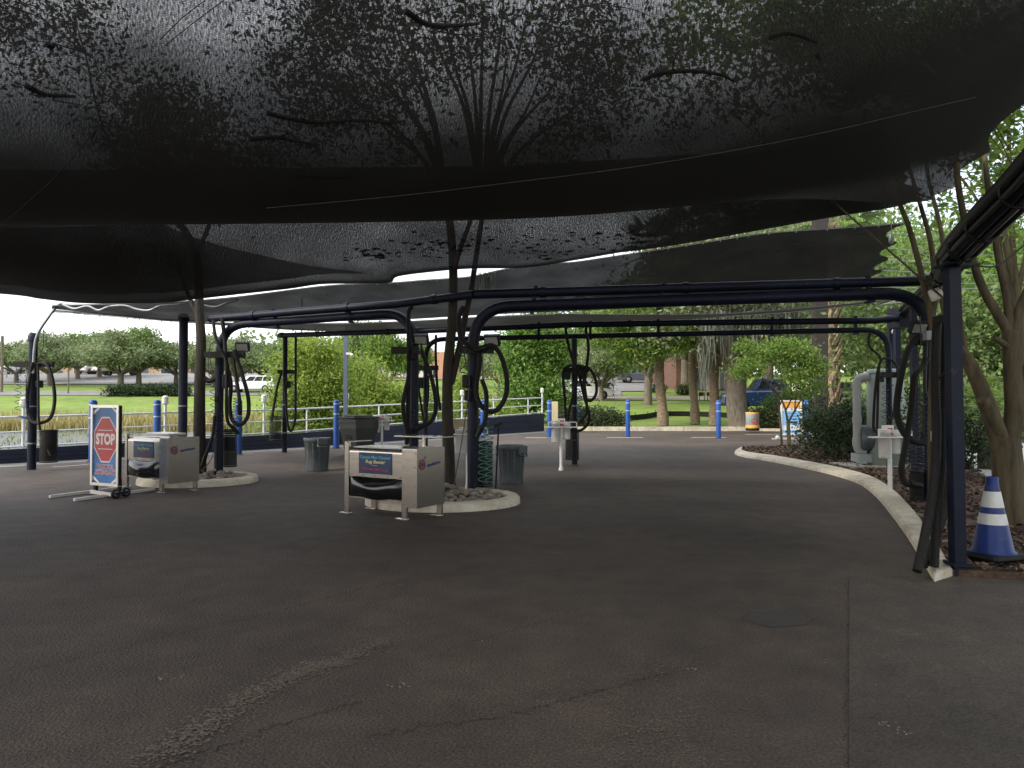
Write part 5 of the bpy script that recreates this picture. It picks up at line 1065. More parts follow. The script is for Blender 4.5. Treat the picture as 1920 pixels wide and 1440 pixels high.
def fronds(parent, c, n, R, down=.5, blades=26):
    c = np.array(c); V_ = []; k = 0
    for i in range(n):
        az = 2*PI*i*.618+random.uniform(-.3, .3); el = random.uniform(-down, 1.2); d = np.array([math.cos(az)*math.cos(el), math.sin(az)*math.cos(el), math.sin(el)]); hub = c+d*R*.5; side = np.cross(d, [0, 0, 1.]); side /= np.linalg.norm(side)+1e-6; upv = np.cross(side, d)
        V_.append([c-side*.02, c+side*.02, hub+side*.012, hub-side*.012])
        for bl_ in range(blades):
            a = (bl_/(blades-1)-.5)*2.5; dr = d*math.cos(a)+side*math.sin(a); L_ = R*.62*(1-.25*abs(a)/1.25); w_ = side*math.cos(a)-d*math.sin(a); m_ = hub+dr*L_*.55; e = hub+dr*L_+np.array([0, 0, -.16*R*random.random()])
            V_ += [[hub, m_-w_*.035, e, m_+w_*.035]]
    vs = np.array(V_).reshape(-1, 3); return link('frond_crown', mesh_np('frond_crown', np_to(parent, vs), np.arange(len(vs)).reshape(-1, 4), [FR]), parent)
for (u0, v0, u1, v1, r, top, lb) in ((1243, 798, 1234, 660, .26, 9.5, 'ringed palm trunk leaning slightly, leftmost of the three on the lawn'), (1303, 795, 1297, 660, .22, 10.5, 'slim straight palm trunk, middle of the three on the lawn'), (1339, 798, 1340, 640, .25, 10.5, 'palm trunk partly behind a blue bollard and close to the mossy oak')):
    b = T(u0, v0); a = P(u1, v1, b.y); d = (a-b)/(a.z-b.z); e = b+d*(top-b.z); t = thing('palm_tree', lb, 'palm', b, 0, 'palms on the lawn')
    pts = [b.lerp(e, i/30)+V((.03*math.sin(i*.7), 0, 0)) for i in range(31)]; MB().m(PALMB).tube(pts, [r*(1.25-.3*min(1, i/4))*(1+.05*((i*7) % 3-1)) for i in range(31)], 16).build('trunk', t); fronds(t, tuple(e), 24, 1.9)
# palm with crossed leaf bases
b = T(1557, 800); b = onland(1557, 31); e = P(1553, 425, 31); t = thing('palm_tree', 'tall palm covered in crossed leaf bases behind the hedge and dark pole', 'palm', b)
MB().m(PALMB).tube([b.lerp(e, i/20) for i in range(21)], .3, 14).build('trunk', t)
mb = MB().m(BOOT)
for i in range(150):
    f = .1+.9*i/150; p = b.lerp(e, f); a = i*2.4; d = V((math.cos(a), math.sin(a), 0)); s = V((-d.y, d.x, 0)); k = .09; q = p+d*.27; up_ = V((0, 0, 1)); lean = s*random.choice((-.16, .16))
    o = q+d*.16+up_*.42+lean; mb.add([q-s*k*1.5-up_*.1, q+s*k*1.5-up_*.1, q+d*.06+s*k-up_*.1, q+d*.06-s*k-up_*.1, o-s*k*.6, o+s*k*.6, o+d*.05+s*k*.5, o+d*.05-s*k*.5], [(0, 1, 5, 4), (1, 2, 6, 5), (2, 3, 7, 6), (3, 0, 4, 7), (4, 5, 6, 7)], False)
mb.build('leaf_bases', t); fronds(t, tuple(e+V((0, 0, .2))), 34, 2.4, .7)
b = onland(1537, 29.5); t = thing('light_pole', 'tall dark brown square pole before the palm with leaf bases', 'pole', b); MB().m(mat('brown_pole', (.03, .024, .02), .5)).bar(b, P(1537, 380, 29.5), .5, .36).build('shaft', t); MB().m(CONC).lathe([(.4, -.1), (.4, .3), (.001, .3)], b, 20).build('footing', t)
# bushes and hedges
def bush(label, lobes, n, size, m, name='bush', cat='bush', clump=.14, group=None, bottom=None, stems=8, **k):
    c = V(lobes[0][:3]); z = min(l[2]-l[5] for l in lobes); base = V((c.x, c.y, z)); t = thing(name, label, cat, base, 0, group); f, cc = foliage('foliage', t, lobes, n, size, m, clump, inner=.55, bottom=bottom, **k)
    mb = MB().m(BARKD)
    for _ in range(stems):
        q = V(random.choice(list(cc))); l0 = min(lobes, key=lambda l: (V(l[:3])-q).length); o = V((l0[0]+random.uniform(-.2, .2)*l0[3], l0[1], l0[2]-l0[5])); mb.tube([o, o.lerp(q, .5)+V((0, 0, .05)), q], [.03, .02, .008], 5)
    mb.build('stems', t); return t
hb = [tuple(G(u, v)) for u, v in ((1525, 858), (1550, 862), (1578, 866), (1602, 868), (1540, 850), (1570, 852), (1600, 852), (1625, 850))]
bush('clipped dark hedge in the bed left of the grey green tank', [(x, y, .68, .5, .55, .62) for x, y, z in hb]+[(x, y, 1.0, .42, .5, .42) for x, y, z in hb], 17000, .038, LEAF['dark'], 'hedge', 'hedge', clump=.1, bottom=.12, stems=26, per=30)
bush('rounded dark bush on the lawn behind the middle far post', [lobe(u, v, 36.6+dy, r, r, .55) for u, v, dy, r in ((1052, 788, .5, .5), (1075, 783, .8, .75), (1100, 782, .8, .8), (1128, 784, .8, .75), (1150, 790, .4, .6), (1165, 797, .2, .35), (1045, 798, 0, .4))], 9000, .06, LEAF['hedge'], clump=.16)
bush('loose bush between the mossy oak and the arrow sign', [lobe(u, v, 37.5, r, r, r*.8) for u, v, r in ((1398, 796, .35), (1420, 784, .6), (1448, 782, .75), (1475, 776, .9), (1500, 780, .9), (1440, 795, .7), (1490, 797, .7), (1412, 799, .5))], 10000, .06, LEAF['hedge'], clump=.2)
bush('light green shrub top behind the arrow sign', [lobe(u, v, 39, r, r, r*.8) for u, v, r in ((1450, 758, .5), (1480, 750, .7), (1500, 755, .6))], 3500, .06, LEAF['mid'], clump=.18)
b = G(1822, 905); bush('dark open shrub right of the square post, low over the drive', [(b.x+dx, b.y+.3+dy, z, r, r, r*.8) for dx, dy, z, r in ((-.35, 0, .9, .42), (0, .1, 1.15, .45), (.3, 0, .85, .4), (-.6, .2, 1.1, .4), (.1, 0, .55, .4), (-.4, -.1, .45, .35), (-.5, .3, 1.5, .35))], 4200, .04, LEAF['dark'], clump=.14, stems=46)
# sago palm
b = V((G(1845, 870).x, 14.4, .1)); b = at0(1846, 16.); t = thing('sago_palm', 'bright green sago palm behind the forked myrtle', 'palm', b+V((0, 0, .1))); vs = []
MB().m(BARKD).tube([b, b+V((0, 0, 1.2))], [.15, .15], 12).build('trunk', t); hub = b+V((0, 0, 1.3))
for i in range(30):
    az = i*2.4; el = random.uniform(.0, 1.2); L_ = random.uniform(1.2, 1.6); pts = [hub+V((math.cos(az)*math.cos(el)*L_*f, math.sin(az)*math.cos(el)*L_*f, math.sin(el)*L_*f-.45*L_*f*f)) for f in np.linspace(0, 1, 15)]
    for a, q in zip(pts[1:-1], pts[2:]):
        d = (q-a).normalized(); s = d.cross(V((0, 0, 1))).normalized()
        for sg in (-1, 1): tip = a+s*sg*.2+d*.12-V((0, 0, .03)); vs += [a, a+d*.03, tip, a-d*.02]
vs = np.array([tuple(p) for p in vs]); link('fronds', mesh_np('fronds', np_to(t, vs), np.arange(len(vs)).reshape(-1, 4), [LEAF['fresh']]), t)
# bushes beyond the railing
def clump_lobes(pix, Y): return [lobe(u, v, Y+random.uniform(-.6, .6), r*Y/FPX, None, r*Y/FPX*1.0) for u, v, r in pix]
bush('tall lime green willow bush beyond the railing, left of the slim pole', clump_lobes([(545, 690, 32), (580, 670, 36), (620, 680, 34), (560, 740, 44), (600, 735, 46), (640, 740, 36), (530, 770, 34), (590, 785, 44), (640, 780, 36), (560, 650, 18), (600, 650, 22), (625, 655, 16)], 30), 26000, .07, LEAF['lime'], clump=.24, name='willow_bush', per=26)
bush('spreading lime green willow bush behind the wheeled garbage bin', clump_lobes([(670, 720, 30), (700, 735, 34), (735, 750, 34), (680, 760, 40), (720, 780, 40), (755, 780, 30), (660, 790, 34), (770, 760, 22), (690, 690, 16), (655, 690, 22), (800, 770, 26), (820, 790, 24)], 34), 22000, .08, LEAF['lime'], clump=.28, name='willow_bush', per=26)
bush('pale green bush right of the middle trunk behind the railing', clump_lobes([(868, 720, 18), (880, 745, 24), (875, 780, 28), (900, 780, 26), (862, 760, 16), (925, 790, 20), (945, 775, 18)], 38), 9000, .08, LEAF['lime'], clump=.3, name='willow_bush')
b = T(1003, 790); Yc = b.y; st = [(px([(1003, 792), (1002, 760), (1000, 700), (1000, 640)], Yc), .2, .08)]
lob = [lobe(u, v, Yc+dy, r*Yc/FPX, None, r*Yc/FPX) for u, v, r, dy in ((965, 690, 34, 0), (1000, 640, 40, 0), (1040, 680, 34, .5), (985, 730, 40, -.6), (1035, 735, 34, -.3), (1000, 690, 46, 1), (960, 650, 26, 0), (1045, 640, 26, 0), (980, 620, 26, 0), (1050, 765, 22, 0), (960, 760, 22, 0), (1015, 605, 22, 0))]
tree('full green tree between the railing end and the middle far post', b, st, lob, 24000, .1, LEAF['mid'], BARKD, clump=.34, twig=20, tr=.05, name='tree')
# trees of the distance: three oaks modelled, the rest are copies
def oak(seed, H, W, m, n=9000, size=.22, bark=BARK):
    random.seed(seed); t = thing('oak_tree', '', 'tree', (0, 0, 0)); o = V((0, 0, 0)); fk = V((random.uniform(-.2, .2), 0, H*.22)); paths = [([o-V((0, 0, .3)), o.lerp(fk, .5), fk], W*.045, W*.032)]; lob = []
    for k in range(7):
        a = 2*PI*k/7+random.uniform(-.3, .3); R = W*.5*random.uniform(.55, .78); e = V((math.cos(a)*R, math.sin(a)*R, H*random.uniform(.5, .72))); paths.append(([fk, fk.lerp(e, .5)+V((0, 0, -.03*H)), e], W*.024, W*.007)); lob.append((e.x, e.y, e.z, W*.2, W*.2, H*.17))
        q = fk.lerp(e, .6); lob.append((q.x, q.y, q.z+H*.12, W*.16, W*.16, H*.13))
    lob += [(0, 0, H*.78, W*.26, W*.26, H*.2), (W*.12, 0, H*.85, W*.16, W*.16, H*.14), (-W*.14, .1, H*.82, W*.16, W*.16, H*.13)]
    f, cc = foliage('crown', t, lob, n, size, m, clump=W*.045, per=24, inner=.5); limbs('trunk', t, paths, bark); return t
protos = [oak(11, 8, 10, LEAF['oakgrey']), oak(12, 8, 10, LEAF['oak']), oak(13, 8, 9, LEAF['mid'], 9000, .22), oak(14, 8, 9, LEAF['fresh'], 8000, .24)]
protos += [oak(15, 8, 9, LEAF['mid'], 30000, .12), oak(16, 8, 10, LEAF['oak'], 30000, .12)]
random.seed(5); used = set()
def place(k, u, Y, vtop, wpx, label, group):
    b = onland(u, Y); H = P(u, vtop, Y).z-b.z; W = wpx*Y/FPX; t = protos[k] if k not in used else dup(protos[k])
    used.add(k); t.location = b; w0 = (10, 10, 9, 9, 9, 10)[k]; t.scale = (W/w0, W/w0, H/8); t.rotation_euler = (0, 0, random.uniform(0, 6.28)); t['label'] = label; t['group'] = group; return t
gl = 'oaks in the parking lots across the pond'
for k, u, Y, vt, w_, lb in ((1, 30, 104, 640, 110, 'parking lot oak left of the far left navy post'), (0, 92, 98, 626, 120, 'parking lot oak right behind the far left post and its hose'), (1, 145, 112, 624, 120, 'narrow trunked oak in the parking lot, above the left of the stop sign'), (1, 186, 118, 622, 110, 'oak with straight trunk above the stop sign'), (0, 226, 96, 622, 150, 'broad oak with leaning forked trunk over the grass bank'), (1, 260, 98, 612, 130, 'broad oak with low right limb over the hedge row'), (0, 330, 100, 640, 110, 'greyer oak just left of the tall capped navy post'), (0, 400, 96, 628, 110, 'grey green oak behind the left tree trunk'), (0, 445, 92, 632, 110, 'oak behind the left station floodlight'), (1, 490, 100, 640, 100, 'oak above the white truck, left of the lime bush'), (1, 560, 90, 625, 130, 'tall oak rising behind the lime bush'), (1, 690, 78, 600, 130, 'dark oak behind the slim blue grey pole'),
                          (3, 725, 66, 612, 80, 'light green young tree before the white building'), (3, 775, 68, 625, 70, 'light green young tree just left of the near cleaner hoses'), (0, 935, 70, 640, 80, 'small tree with bare trunk inside the big round hose loop'), (1, 895, 82, 640, 90, 'oak behind the middle trunk and green coil hose'), (0, 1128, 62, 625, 120, 'grey forked oak right of the middle far post by the car park'),
                          (4, 1215, 56, 520, 190, 'leafy tree with hanging foliage left of the palm trunks'), (1, 1285, 72, 440, 230, 'dark trunked oak on the lawn between the first two palms'), (1, 1180, 96, 560, 130, 'small tree behind the grey pickup'), (4, 1440, 60, 380, 260, 'dense tree behind the blue pickup'), (0, 1335, 66, 420, 220, 'grey green oak before the brick building')):
    place(k, u, Y, vt, w_, lb, gl)
random.seed(9); gl = 'tall trees beyond the drive at right'
for k, u, Y, vt, w_, lb in ((4, 1650, 52, 420, 330, 'large light green tree behind the tank'), (5, 1560, 70, 370, 300, 'dark tree behind the palm with leaf bases'), (5, 1790, 42, 430, 380, 'huge dark green tree between the pipe bundle and the tank'), (4, 1930, 36, 430, 420, 'huge bright tree filling the right edge'), (0, 1730, 64, 450, 330, 'hazy tall tree in the gap right of the third canopy'), (5, 2080, 30, 420, 420, 'tall tree mostly beyond the right edge of the photo'), (5, 1860, 58, 420, 300, 'dark tree behind the sago palm')):
    place(k, u, Y, vt, w_, lb, gl)
for k, x, y, s, lb in ((5, 18.5, 13.5, 1.25, 'unseen tree added for shade beside the concrete drive beyond the right edge'), (4, 14, 3, 1.3, 'unseen tree added for shade to the right of the camera')):  # unseen trees added to shade the right side and darken its reflections
    t = dup(protos[k]); t.location = (x, y, 0); t.scale = (s, s, s*1.2); t['label'] = lb; t['group'] = gl
for k, t in enumerate(protos):
    if k not in used:
        for c in list(t.children): bpy.data.objects.remove(c)
        bpy.data.objects.remove(t)
# undergrowth and wood of the far background
lob = [];
for k in range(90):
    u = random.uniform(-350, 1050); Y = random.uniform(165, 215); b = onland(u, Y); H = random.uniform(5, 10); lob.append((b.x, b.y, b.z+H*.55, H*.6, H*.5, H*.55))
for k in range(36):
    u = random.uniform(1050, 2100); Y = random.uniform(110, 150); b = onland(u, Y); H = random.uniform(7, 13); lob.append((b.x, b.y, b.z+H*.55, H*.6, H*.5, H*.55))
c, _ = cloud(lob, 60000, .9, 20, .4); vs, fs = leaves(c, .55*RNG.uniform(.6, 1.3, len(c)), .6); tag(link('far_woods', mesh_np('far_woods', vs, fs, [LEAF['oak']])), 'far wood closing the view behind the shops and parking lots', 'woods', kind='stuff')
lob = [(onland(u, Y).x, Y, float(hgt(onland(u, Y).x, Y))+1.1, 1.7, 1.4, 1.5) for u, Y in [(random.uniform(1655, 2000), random.uniform(27, 40)) for _ in range(34)] if not (1560 < u < 1600)]
lob += [(l[0]*1.02, l[1]+3, l[2]+random.uniform(1.5, 4.5), 2., 1.6, 2.) for l in lob]
c, _ = cloud(lob, 34000, .35, 22, .4); vs, fs = leaves(c, .13*RNG.uniform(.6, 1.3, len(c)), .5); tag(link('undergrowth', mesh_np('undergrowth', vs, fs, [LEAF['oak']])), 'dense green undergrowth beyond the concrete drive at right', 'undergrowth', kind='stuff')
# reeds in the pond, grass fringe along the kerb
def blades(n, fn, h0, h1, wd, m, name, label, cat):
    c = np.array([fn() for _ in range(n)]); n = len(c); a = RNG.uniform(0, PI, n); x = np.stack([np.cos(a)*wd, np.sin(a)*wd, 0*a], 1); h = RNG.uniform(h0, h1, n); ln = RNG.normal(0, .16, (n, 2))*h[:, None]; t1 = c+np.stack([ln[:, 0]*.4, ln[:, 1]*.4, h*.6], 1); t2 = c+np.stack([ln[:, 0], ln[:, 1], h], 1)
    vs = np.stack([c-x, c+x, t1+x*.8, t1-x*.8, t1-x*.8, t1+x*.8, t2+x*.15, t2-x*.15], 1).reshape(-1, 3); tag(link(name, mesh_np(name, vs, np.arange(len(vs)).reshape(-1, 4), [m])), label, cat, kind='stuff')
REED = leafmat('reed', [(.22, .19, .07), (.38, .33, .13), (.5, .44, .22)], .3); RG = leafmat('reed_green', [(.07, .12, .03), (.16, .2, .06), (.3, .3, .12)], .3)
def rp_(u0, u1, y0, y1, z=-.8):
    def f():
        while True:
            Y = random.uniform(y0, y1); u = random.uniform(u0, u1); X = (u-960)/FPX*Y
            if float(wall_d(X, Y)) > 1.6: return (X, Y, max(z, float(hgt(X, Y))-.05))
    return f
blades(9000, rp_(-250, 600, 54, 61), .6, 1.4, .045, REED, 'tan_reeds', 'band of tan reeds across the pond behind the railing', 'reeds')
blades(1500, rp_(-150, 330, 24, 56), .1, .28, .03, RG, 'water_plants', 'green and straw coloured water plants scattered over the pond', 'water plants')
blades(4500, rp_(430, 900, 26, 52), .5, 1.2, .04, RG, 'marsh_grass', 'green marsh grass below the railing and willow bushes', 'marsh grass')
def kg():
    u = random.uniform(925, 1420); p = G(u, 808); return (p.x, p.y+.32+abs(random.gauss(0, .35)), .05)
blades(5000, kg, .04, .16, .012, leafmat('turf', [(.1, .17, .03), (.2, .28, .05), (.32, .36, .12)], .35), 'turf_edge', 'ragged grass edge behind the far kerb', 'grass')
# ------------------------------------------------------------------ buildings, vehicles and wires in the distance
TAN, BRICK, WHT, DKB = mat('tan_wall', (.42, .28, .19), .8, var=.1), mat('brick_wall', (.22, .1, .065), .85, var=.2, scale=3), mat('cream_wall', (.6, .58, .5), .8, var=.08), mat('dark_brick', (.14, .07, .048), .85, var=.25, scale=4)
ROOF, SHOP, TRIM, ORW = mat('roof_brown', (.13, .09, .075), .8), mat('shop_glass', (.03, .035, .04), .1, spec=.8), mat('pale_trim', (.5, .48, .43), .7), mat('orange_wall', (.5, .27, .16), .8, var=.1)
def building(label, u0, u1, Y, vtop, wm, wins, depth=14, roof=ROOF, band=None, cat='building', parapet=True, cols=()):
    a, b = onland(u0, Y), onland(u1, Y); z0 = min(a.z, b.z)-.3; z1 = P((u0+u1)/2, vtop, Y).z; c = V(((a.x+b.x)/2, Y+depth/2, z0)); W = b.x-a.x; t = thing('shop_building', label, cat, c)
    MB().m(wm).box((c.x, c.y, (z0+z1)/2), (W, depth, z1-z0)).build('wall', t)
    if roof: MB().m(roof).box((c.x, c.y, z1+.15), (W+.6, depth+.8, .3)).build('roof', t)
    if band: MB().m(band[0]).box((c.x, Y-.03, z1-(z1-z0)*band[1]), (W-.02, .1, (z1-z0)*band[2])).build('fascia_band', t)
    for f, wf, h0, h1 in wins:
        x = a.x+W*f; ww = W*wf; za, zb = z0+.3+(z1-z0-.3)*h0, z0+.3+(z1-z0-.3)*h1
        o = MB().m(TRIM).box((x-ww/2, Y-.02, (za+zb)/2), (.12, .12, zb-za)).box((x+ww/2, Y-.02, (za+zb)/2), (.12, .12, zb-za)).box((x, Y-.02, zb+.05), (ww+.12, .12, .1)).box((x, Y-.02, (za+zb)/2), (.07, .1, zb-za)).build('window', t)
        MB().m(SHOP).box((x, Y-.005, (za+zb)/2), (ww-.12, .05, zb-za)).build('pane', o)
    for f in cols: MB().m(TRIM).box((a.x+W*f, Y-1.2, (z0+z1)/2-.2), (.5, .5, z1-z0-.4)).build('column', t)
    return t
W4 = [((k+.5)/7, .09, .02, .5) for k in range(7)]
building('low tan shops with a red brown fascia behind the parking lot oaks at left', -200, 345, 140, 678, TAN, [((k+.5)/10, .06, .02, .5) for k in range(10)], band=(BRICK, .15, .14))
building('brick shops with dark openings seen through the left station hoses', 350, 545, 138, 682, mat('rose_brick', (.33, .17, .12), .85, var=.2, scale=3), [((k+.5)/6, .1, .02, .55) for k in range(6)], band=(ROOF, .1, .15))
building('cream white building with tall dark windows behind the lime bushes', 690, 800, 104, 648, WHT, [(.12, .1, .05, .45), (.45, .08, .05, .45), (.78, .09, .05, .45)], band=(BRICK, .92, .12), roof=None)
building('low brick porch building left of the cream building', 640, 692, 100, 690, TAN, [(.4, .2, .0, .6), (.75, .2, .0, .6)])
building('orange tan building behind the middle trunk', 795, 850, 104, 660, ORW, [(.3, .2, .05, .35), (.75, .2, .05, .35)], roof=None)
building('pale orange shop with white door inside the round hose loop', 880, 1000, 104, 682, ORW, [(.25, .12, .0, .6), (.6, .1, .0, .6)], roof=ROOF)
building('brick shop row with columns right of the crossed hoses', 1058, 1300, 114, 668, BRICK, W4, band=(mat('rust_roof', (.25, .08, .05), .8), .12, .25), cols=[k/7 for k in range(8)])
building('dark red brick building with tall glazing behind the palm trunks', 1268, 1400, 78, 664, DKB, [(.35, .16, .02, .62), (.68, .14, .02, .62)], band=(ROOF, .05, .1))
building('white box truck body shaped shed beside the dark pole', 1508, 1545, 52, 716, WHT, [(.5, .3, .3, .6)], depth=2.5, roof=None, cat='shed')
building('pale house wall with grey roof behind the sago palm at right', 1850, 1990, 48, 655, WHT, [(.35, .1, .3, .6)], depth=8)
# vehicles
TYRE, CHR = mat('tyre', (.015, .015, .015), .8), mat('wheel_rim', (.35, .35, .36), .3, .8); HL, TL = mat('headlight_glass', (.6, .6, .6), .15), mat('tail_lamp', (.35, .01, .01), .3)
def paint(n, c): return mat(n, c, .3, .1, coat=.7)
def car(label, cat, loc, rz, L_, W, H, col, kind, name='parked_car'):
    t = thing(name, label, cat, loc, rz); B = lambda n, mb, p=t: mb.build(n, p, True); h = H; wr = .36 if kind in ('pickup', 'suv') else .32; x = lambda f: (f-.5)*L_      # f 0 rear .. 1 front
    belt = h*(.62 if kind != 'sedan' else .6); lo = .28 if kind != 'sedan' else .2
    if kind == 'pickup': low = [(0, .45), (0, belt), (.33, belt), (.335, belt*1.0), (.68, belt), (.72, belt*.99), (.96, belt*.92), (1, belt*.75), (1, lo+.1), (.97, lo), (.03, lo+.05)]; cab = (.34, .375, .63, .72)
    elif kind == 'suv': low = [(0, .4), (.0, belt*.9), (.02, belt), (.7, belt), (.96, belt*.9), (1, belt*.72), (1, lo+.1), (.97, lo), (.03, lo+.05)]; cab = (.02, .05, .56, .7)
    else: low = [(0, .35), (0, belt*.9), (.04, belt), (.72, belt*.98), (.95, belt*.85), (1, belt*.65), (1, lo+.08), (.97, lo), (.03, lo)]; cab = (.1, .27, .55, .75)
    ys = [(-W/2, .05), (-W/2+.07, 0), (W/2-.07, 0), (W/2, .05)]; vs = []; n = len(low)
    for y, ins in ys: vs += [(x(f)*(1-ins*.5), y, z-(ins*1.2 if z > lo+.3 else -ins)) for f, z in low]
    mb = MB().m(col).add(vs, [(k*n+i, k*n+(i+1) % n, (k+1)*n+(i+1) % n, (k+1)*n+i) for k in range(3) for i in range(n)]+[tuple(range(n-1, -1, -1)), tuple(range(3*n, 4*n))], False)
    c0, c1, c2, c3 = cab; yb, yt = W/2-.06, W/2-.26; cv = [(x(c0), s*yb, belt-.03) for s in (-1, 1)]+[(x(c3), s*yb, belt-.03) for s in (1, -1)]; tv = [(x(c1), s*yt, h) for s in (-1, 1)]+[(x(c2), s*yt, h) for s in (1, -1)]
    mb.add(cv+tv, [(0, 1, 5, 4), (1, 2, 6, 5), (2, 3, 7, 6), (3, 0, 4, 7), (4, 5, 6, 7)], False); B('body', mb)
    def lerp4(a, b, c, d, u, v): a, b, c, d = map(V, (a, b, c, d)); return (a.lerp(b, u)).lerp(d.lerp(c, u), v)
    def win(q, u0, u1, v0, v1, out):
        o = V(out); B('window', MB().m(GLASS).add([lerp4(*q, u, v)+o for u, v in ((u0, v0), (u1, v0), (u1, v1), (u0, v1))]+[lerp4(*q, u, v)-o*2 for u, v in ((u0, v0), (u1, v0), (u1, v1), (u0, v1))], [(0, 1, 2, 3), (0, 4, 5, 1), (1, 5, 6, 2), (2, 6, 7, 3), (3, 7, 4, 0)], False))
    for s in (-1, 1):
        i0, i3 = (0, 3) if s < 0 else (1, 2); q = (cv[i0], cv[i3], tv[i3], tv[i0])
        for u0, u1 in (((.1, .5), (.54, .86)) if kind == 'pickup' else ((.06, .33), (.36, .6), (.63, .87)) if kind == 'suv' else ((.14, .48), (.51, .84))): win(q, u0, u1, .16, .86, (0, s*.012, .004))
    win((cv[3], cv[2], tv[2], tv[3]), .06, .94, .1, .9, (.012, 0, .006)); win((cv[1], cv[0], tv[0], tv[1]), .08, .92, .15, .88, (-.012, 0, .004))
    for f in (.18, .82):
        for s in (-1, 1):
            M = Matrix.Translation((x(f), s*(W/2-.1), wr)) @ Matrix.Rotation(PI/2, 4, 'X'); B('wheel_arch', MB().m(BLACKRUB).lathe([(.001, -.112), (wr*1.16, -.112), (wr*1.16, .112), (.001, .112)], M=M, seg=20))
            wo = B('wheel', MB().m(TYRE).lathe([(wr*.6, -.13), (wr*.95, -.13), (wr, -.1), (wr, .1), (wr*.95, .13), (wr*.6, .13)], M=M, seg=22)); B('rim', MB().m(CHR).lathe([(.001, -.12), (wr*.3, -.118), (wr*.62, -.124), (wr*.62, .124), (wr*.3, .118), (.001, .12)], M=M, seg=16), wo)
    for s in (-1, 1):
        B('headlight', MB().m(HL).box((x(.985), s*(W/2-.25), belt*.72), (.12, .34, .16), bev=.02)); B('tail_light', MB().m(TL).box((x(.008), s*(W/2-.16), belt*.78), (.08, .16, .3 if kind != 'sedan' else .14), bev=.02)); B('mirror', MB().m(BLACKRUB).box((x(c3)-.25, s*(W/2+.06), belt+.06), (.12, .18, .12), bev=.03))
    B('bumper', MB().m(BLACKRUB).box((x(.997), 0, lo+.14), (.14, W*.9, .2), bev=.03)); B('bumper', MB().m(BLACKRUB).box((x(.003), 0, lo+.16), (.14, W*.9, .18), bev=.03)); B('grille', MB().m(BLACKRUB).box((x(1)-.01, 0, belt*.68), (.06, W*.55, .22), bev=.02))
    return t
def g0(u, Y): p = onland(u, Y); p.z += .05; return p
car('navy blue pickup parked behind the mossy oak trunk', 'pickup truck', V((15.35, 44.5, .85)), rad(174), 5.7, 2.0, 1.9, paint('navy_car_paint', (.02, .045, .15)), 'pickup')
car('grey saloon car seen right of the palm with leaf bases', 'car', g0(1586, 62), rad(55), 4.7, 1.85, 1.45, paint('grey_car_paint', (.1, .1, .11)), 'sedan')
car('dark grey pickup in the car park behind the palms', 'pickup truck', g0(1204, 92), rad(2), 5.7, 2., 1.85, paint('slate_car_paint', (.08, .1, .13)), 'pickup')
car('white car behind the hose loops of the middle far post', 'car', g0(1098, 65), rad(-8), 4.8, 1.9, 1.65, paint('white_car_paint', (.7, .7, .7)), 'sedan')
car('white covered pickup driving past behind the left station', 'van', g0(473, 86), rad(180), 5.6, 1.9, 1.85, paint('white_van_paint', (.72, .72, .72)), 'suv')
for u, w_, lb in ((170, 4.6, 'white van farther left in the lot above the stop sign'), (196, 4.4, 'silver van beside the box truck above the stop sign'), (20, 4.6, 'pale car parked at the far left edge of the lot')): car(lb, 'car', g0(u, 128), rad(80), w_, 1.9, 1.8, paint('pale_car_paint', (.55, .55, .56)), 'suv')
b = g0(216, 122); t = thing('box_truck', 'white box truck in the parking lot above the stop sign', 'truck', b, rad(12)); B = lambda n, mb: mb.build(n, t, True)
B('cargo_box', MB().m(WHT).box((0, 0, 1.95), (4.2, 2.3, 2.4), bev=.05)); B('cab', MB().m(WHT).box((2.9, 0, 1.3), (1.5, 2.1, 1.6), bev=.25)); B('window', MB().m(GLASS).box((3.1, 0, 1.65), (1.1, 2.12, .5), bev=.05))
for x_ in (-1.2, 2.8):
    for s in (-1, 1): B('wheel', MB().m(TYRE).lathe([(.001, -.15), (.45, -.15), (.45, .15), (.001, .15)], M=Matrix.Translation((x_, s*.95, .45)) @ Matrix.Rotation(PI/2, 4, 'X'), seg=18))
# lawn details
b = T(1180, 783); mb = MB().m(BLACKRUB); pts = [T(u, v) for u, v in ((1155, 790), (1180, 788), (1215, 784), (1240, 780), (1300, 780), (1380, 783))]; pts = cr([p+V((0, 0, .1)) for p in pts], 6)
t = thing('silt_fence', 'low black silt fence curving across the right lawn', 'silt fence', pts[0]-V((0, 0, .1)))
vs = [q for p in pts for q in (p-V((0, 0, .2)), p+V((0, 0, .18)), p+V((0, .03, .18)), p+V((0, .03, -.2)))]; mb.add(vs, [(4*i+k, 4*i+4+k, 4*i+5+k, 4*i+1+k) for i in range(len(pts)-1) for k in range(3)], False); mb.build('fabric_strip', t)
mb = MB().m(BARKD)
for p in pts[::4]: mb.tube([p-V((0, -.05, .25)), p+V((0, .05, .3))], .02, 6)
mb.build('stake', t)
lob = [(onland(u, 84).x+dx, 81+dy, float(hgt(onland(u, 84).x, 81))+.55, .9, .6, .65) for u in range(232, 372, 8) for dx, dy in ((0, 0), (.4, .5))]
bush('clipped dark hedge row along the road across the pond', lob, 9000, .12, LEAF['dark'], 'hedge', 'hedge', clump=.18)
lob = [lobe(u, 728, 70, .8, .6, .7) for u in range(1098, 1140, 9)]; bush('short clipped hedge by the car park entry', lob, 2500, .12, LEAF['dark'], 'hedge', 'hedge', clump=.16)
for u, v, lb in ((1243-8, 728, 'small round shrub at the foot of the dark oak'), (1278, 732, 'small round shrub on the lawn between two palm trunks')): b = T(u, v+8); bush(lb, [(b.x, b.y, b.z+.4, .7, .6, .5)], 900, .1, LEAF['hedge'], clump=.15)
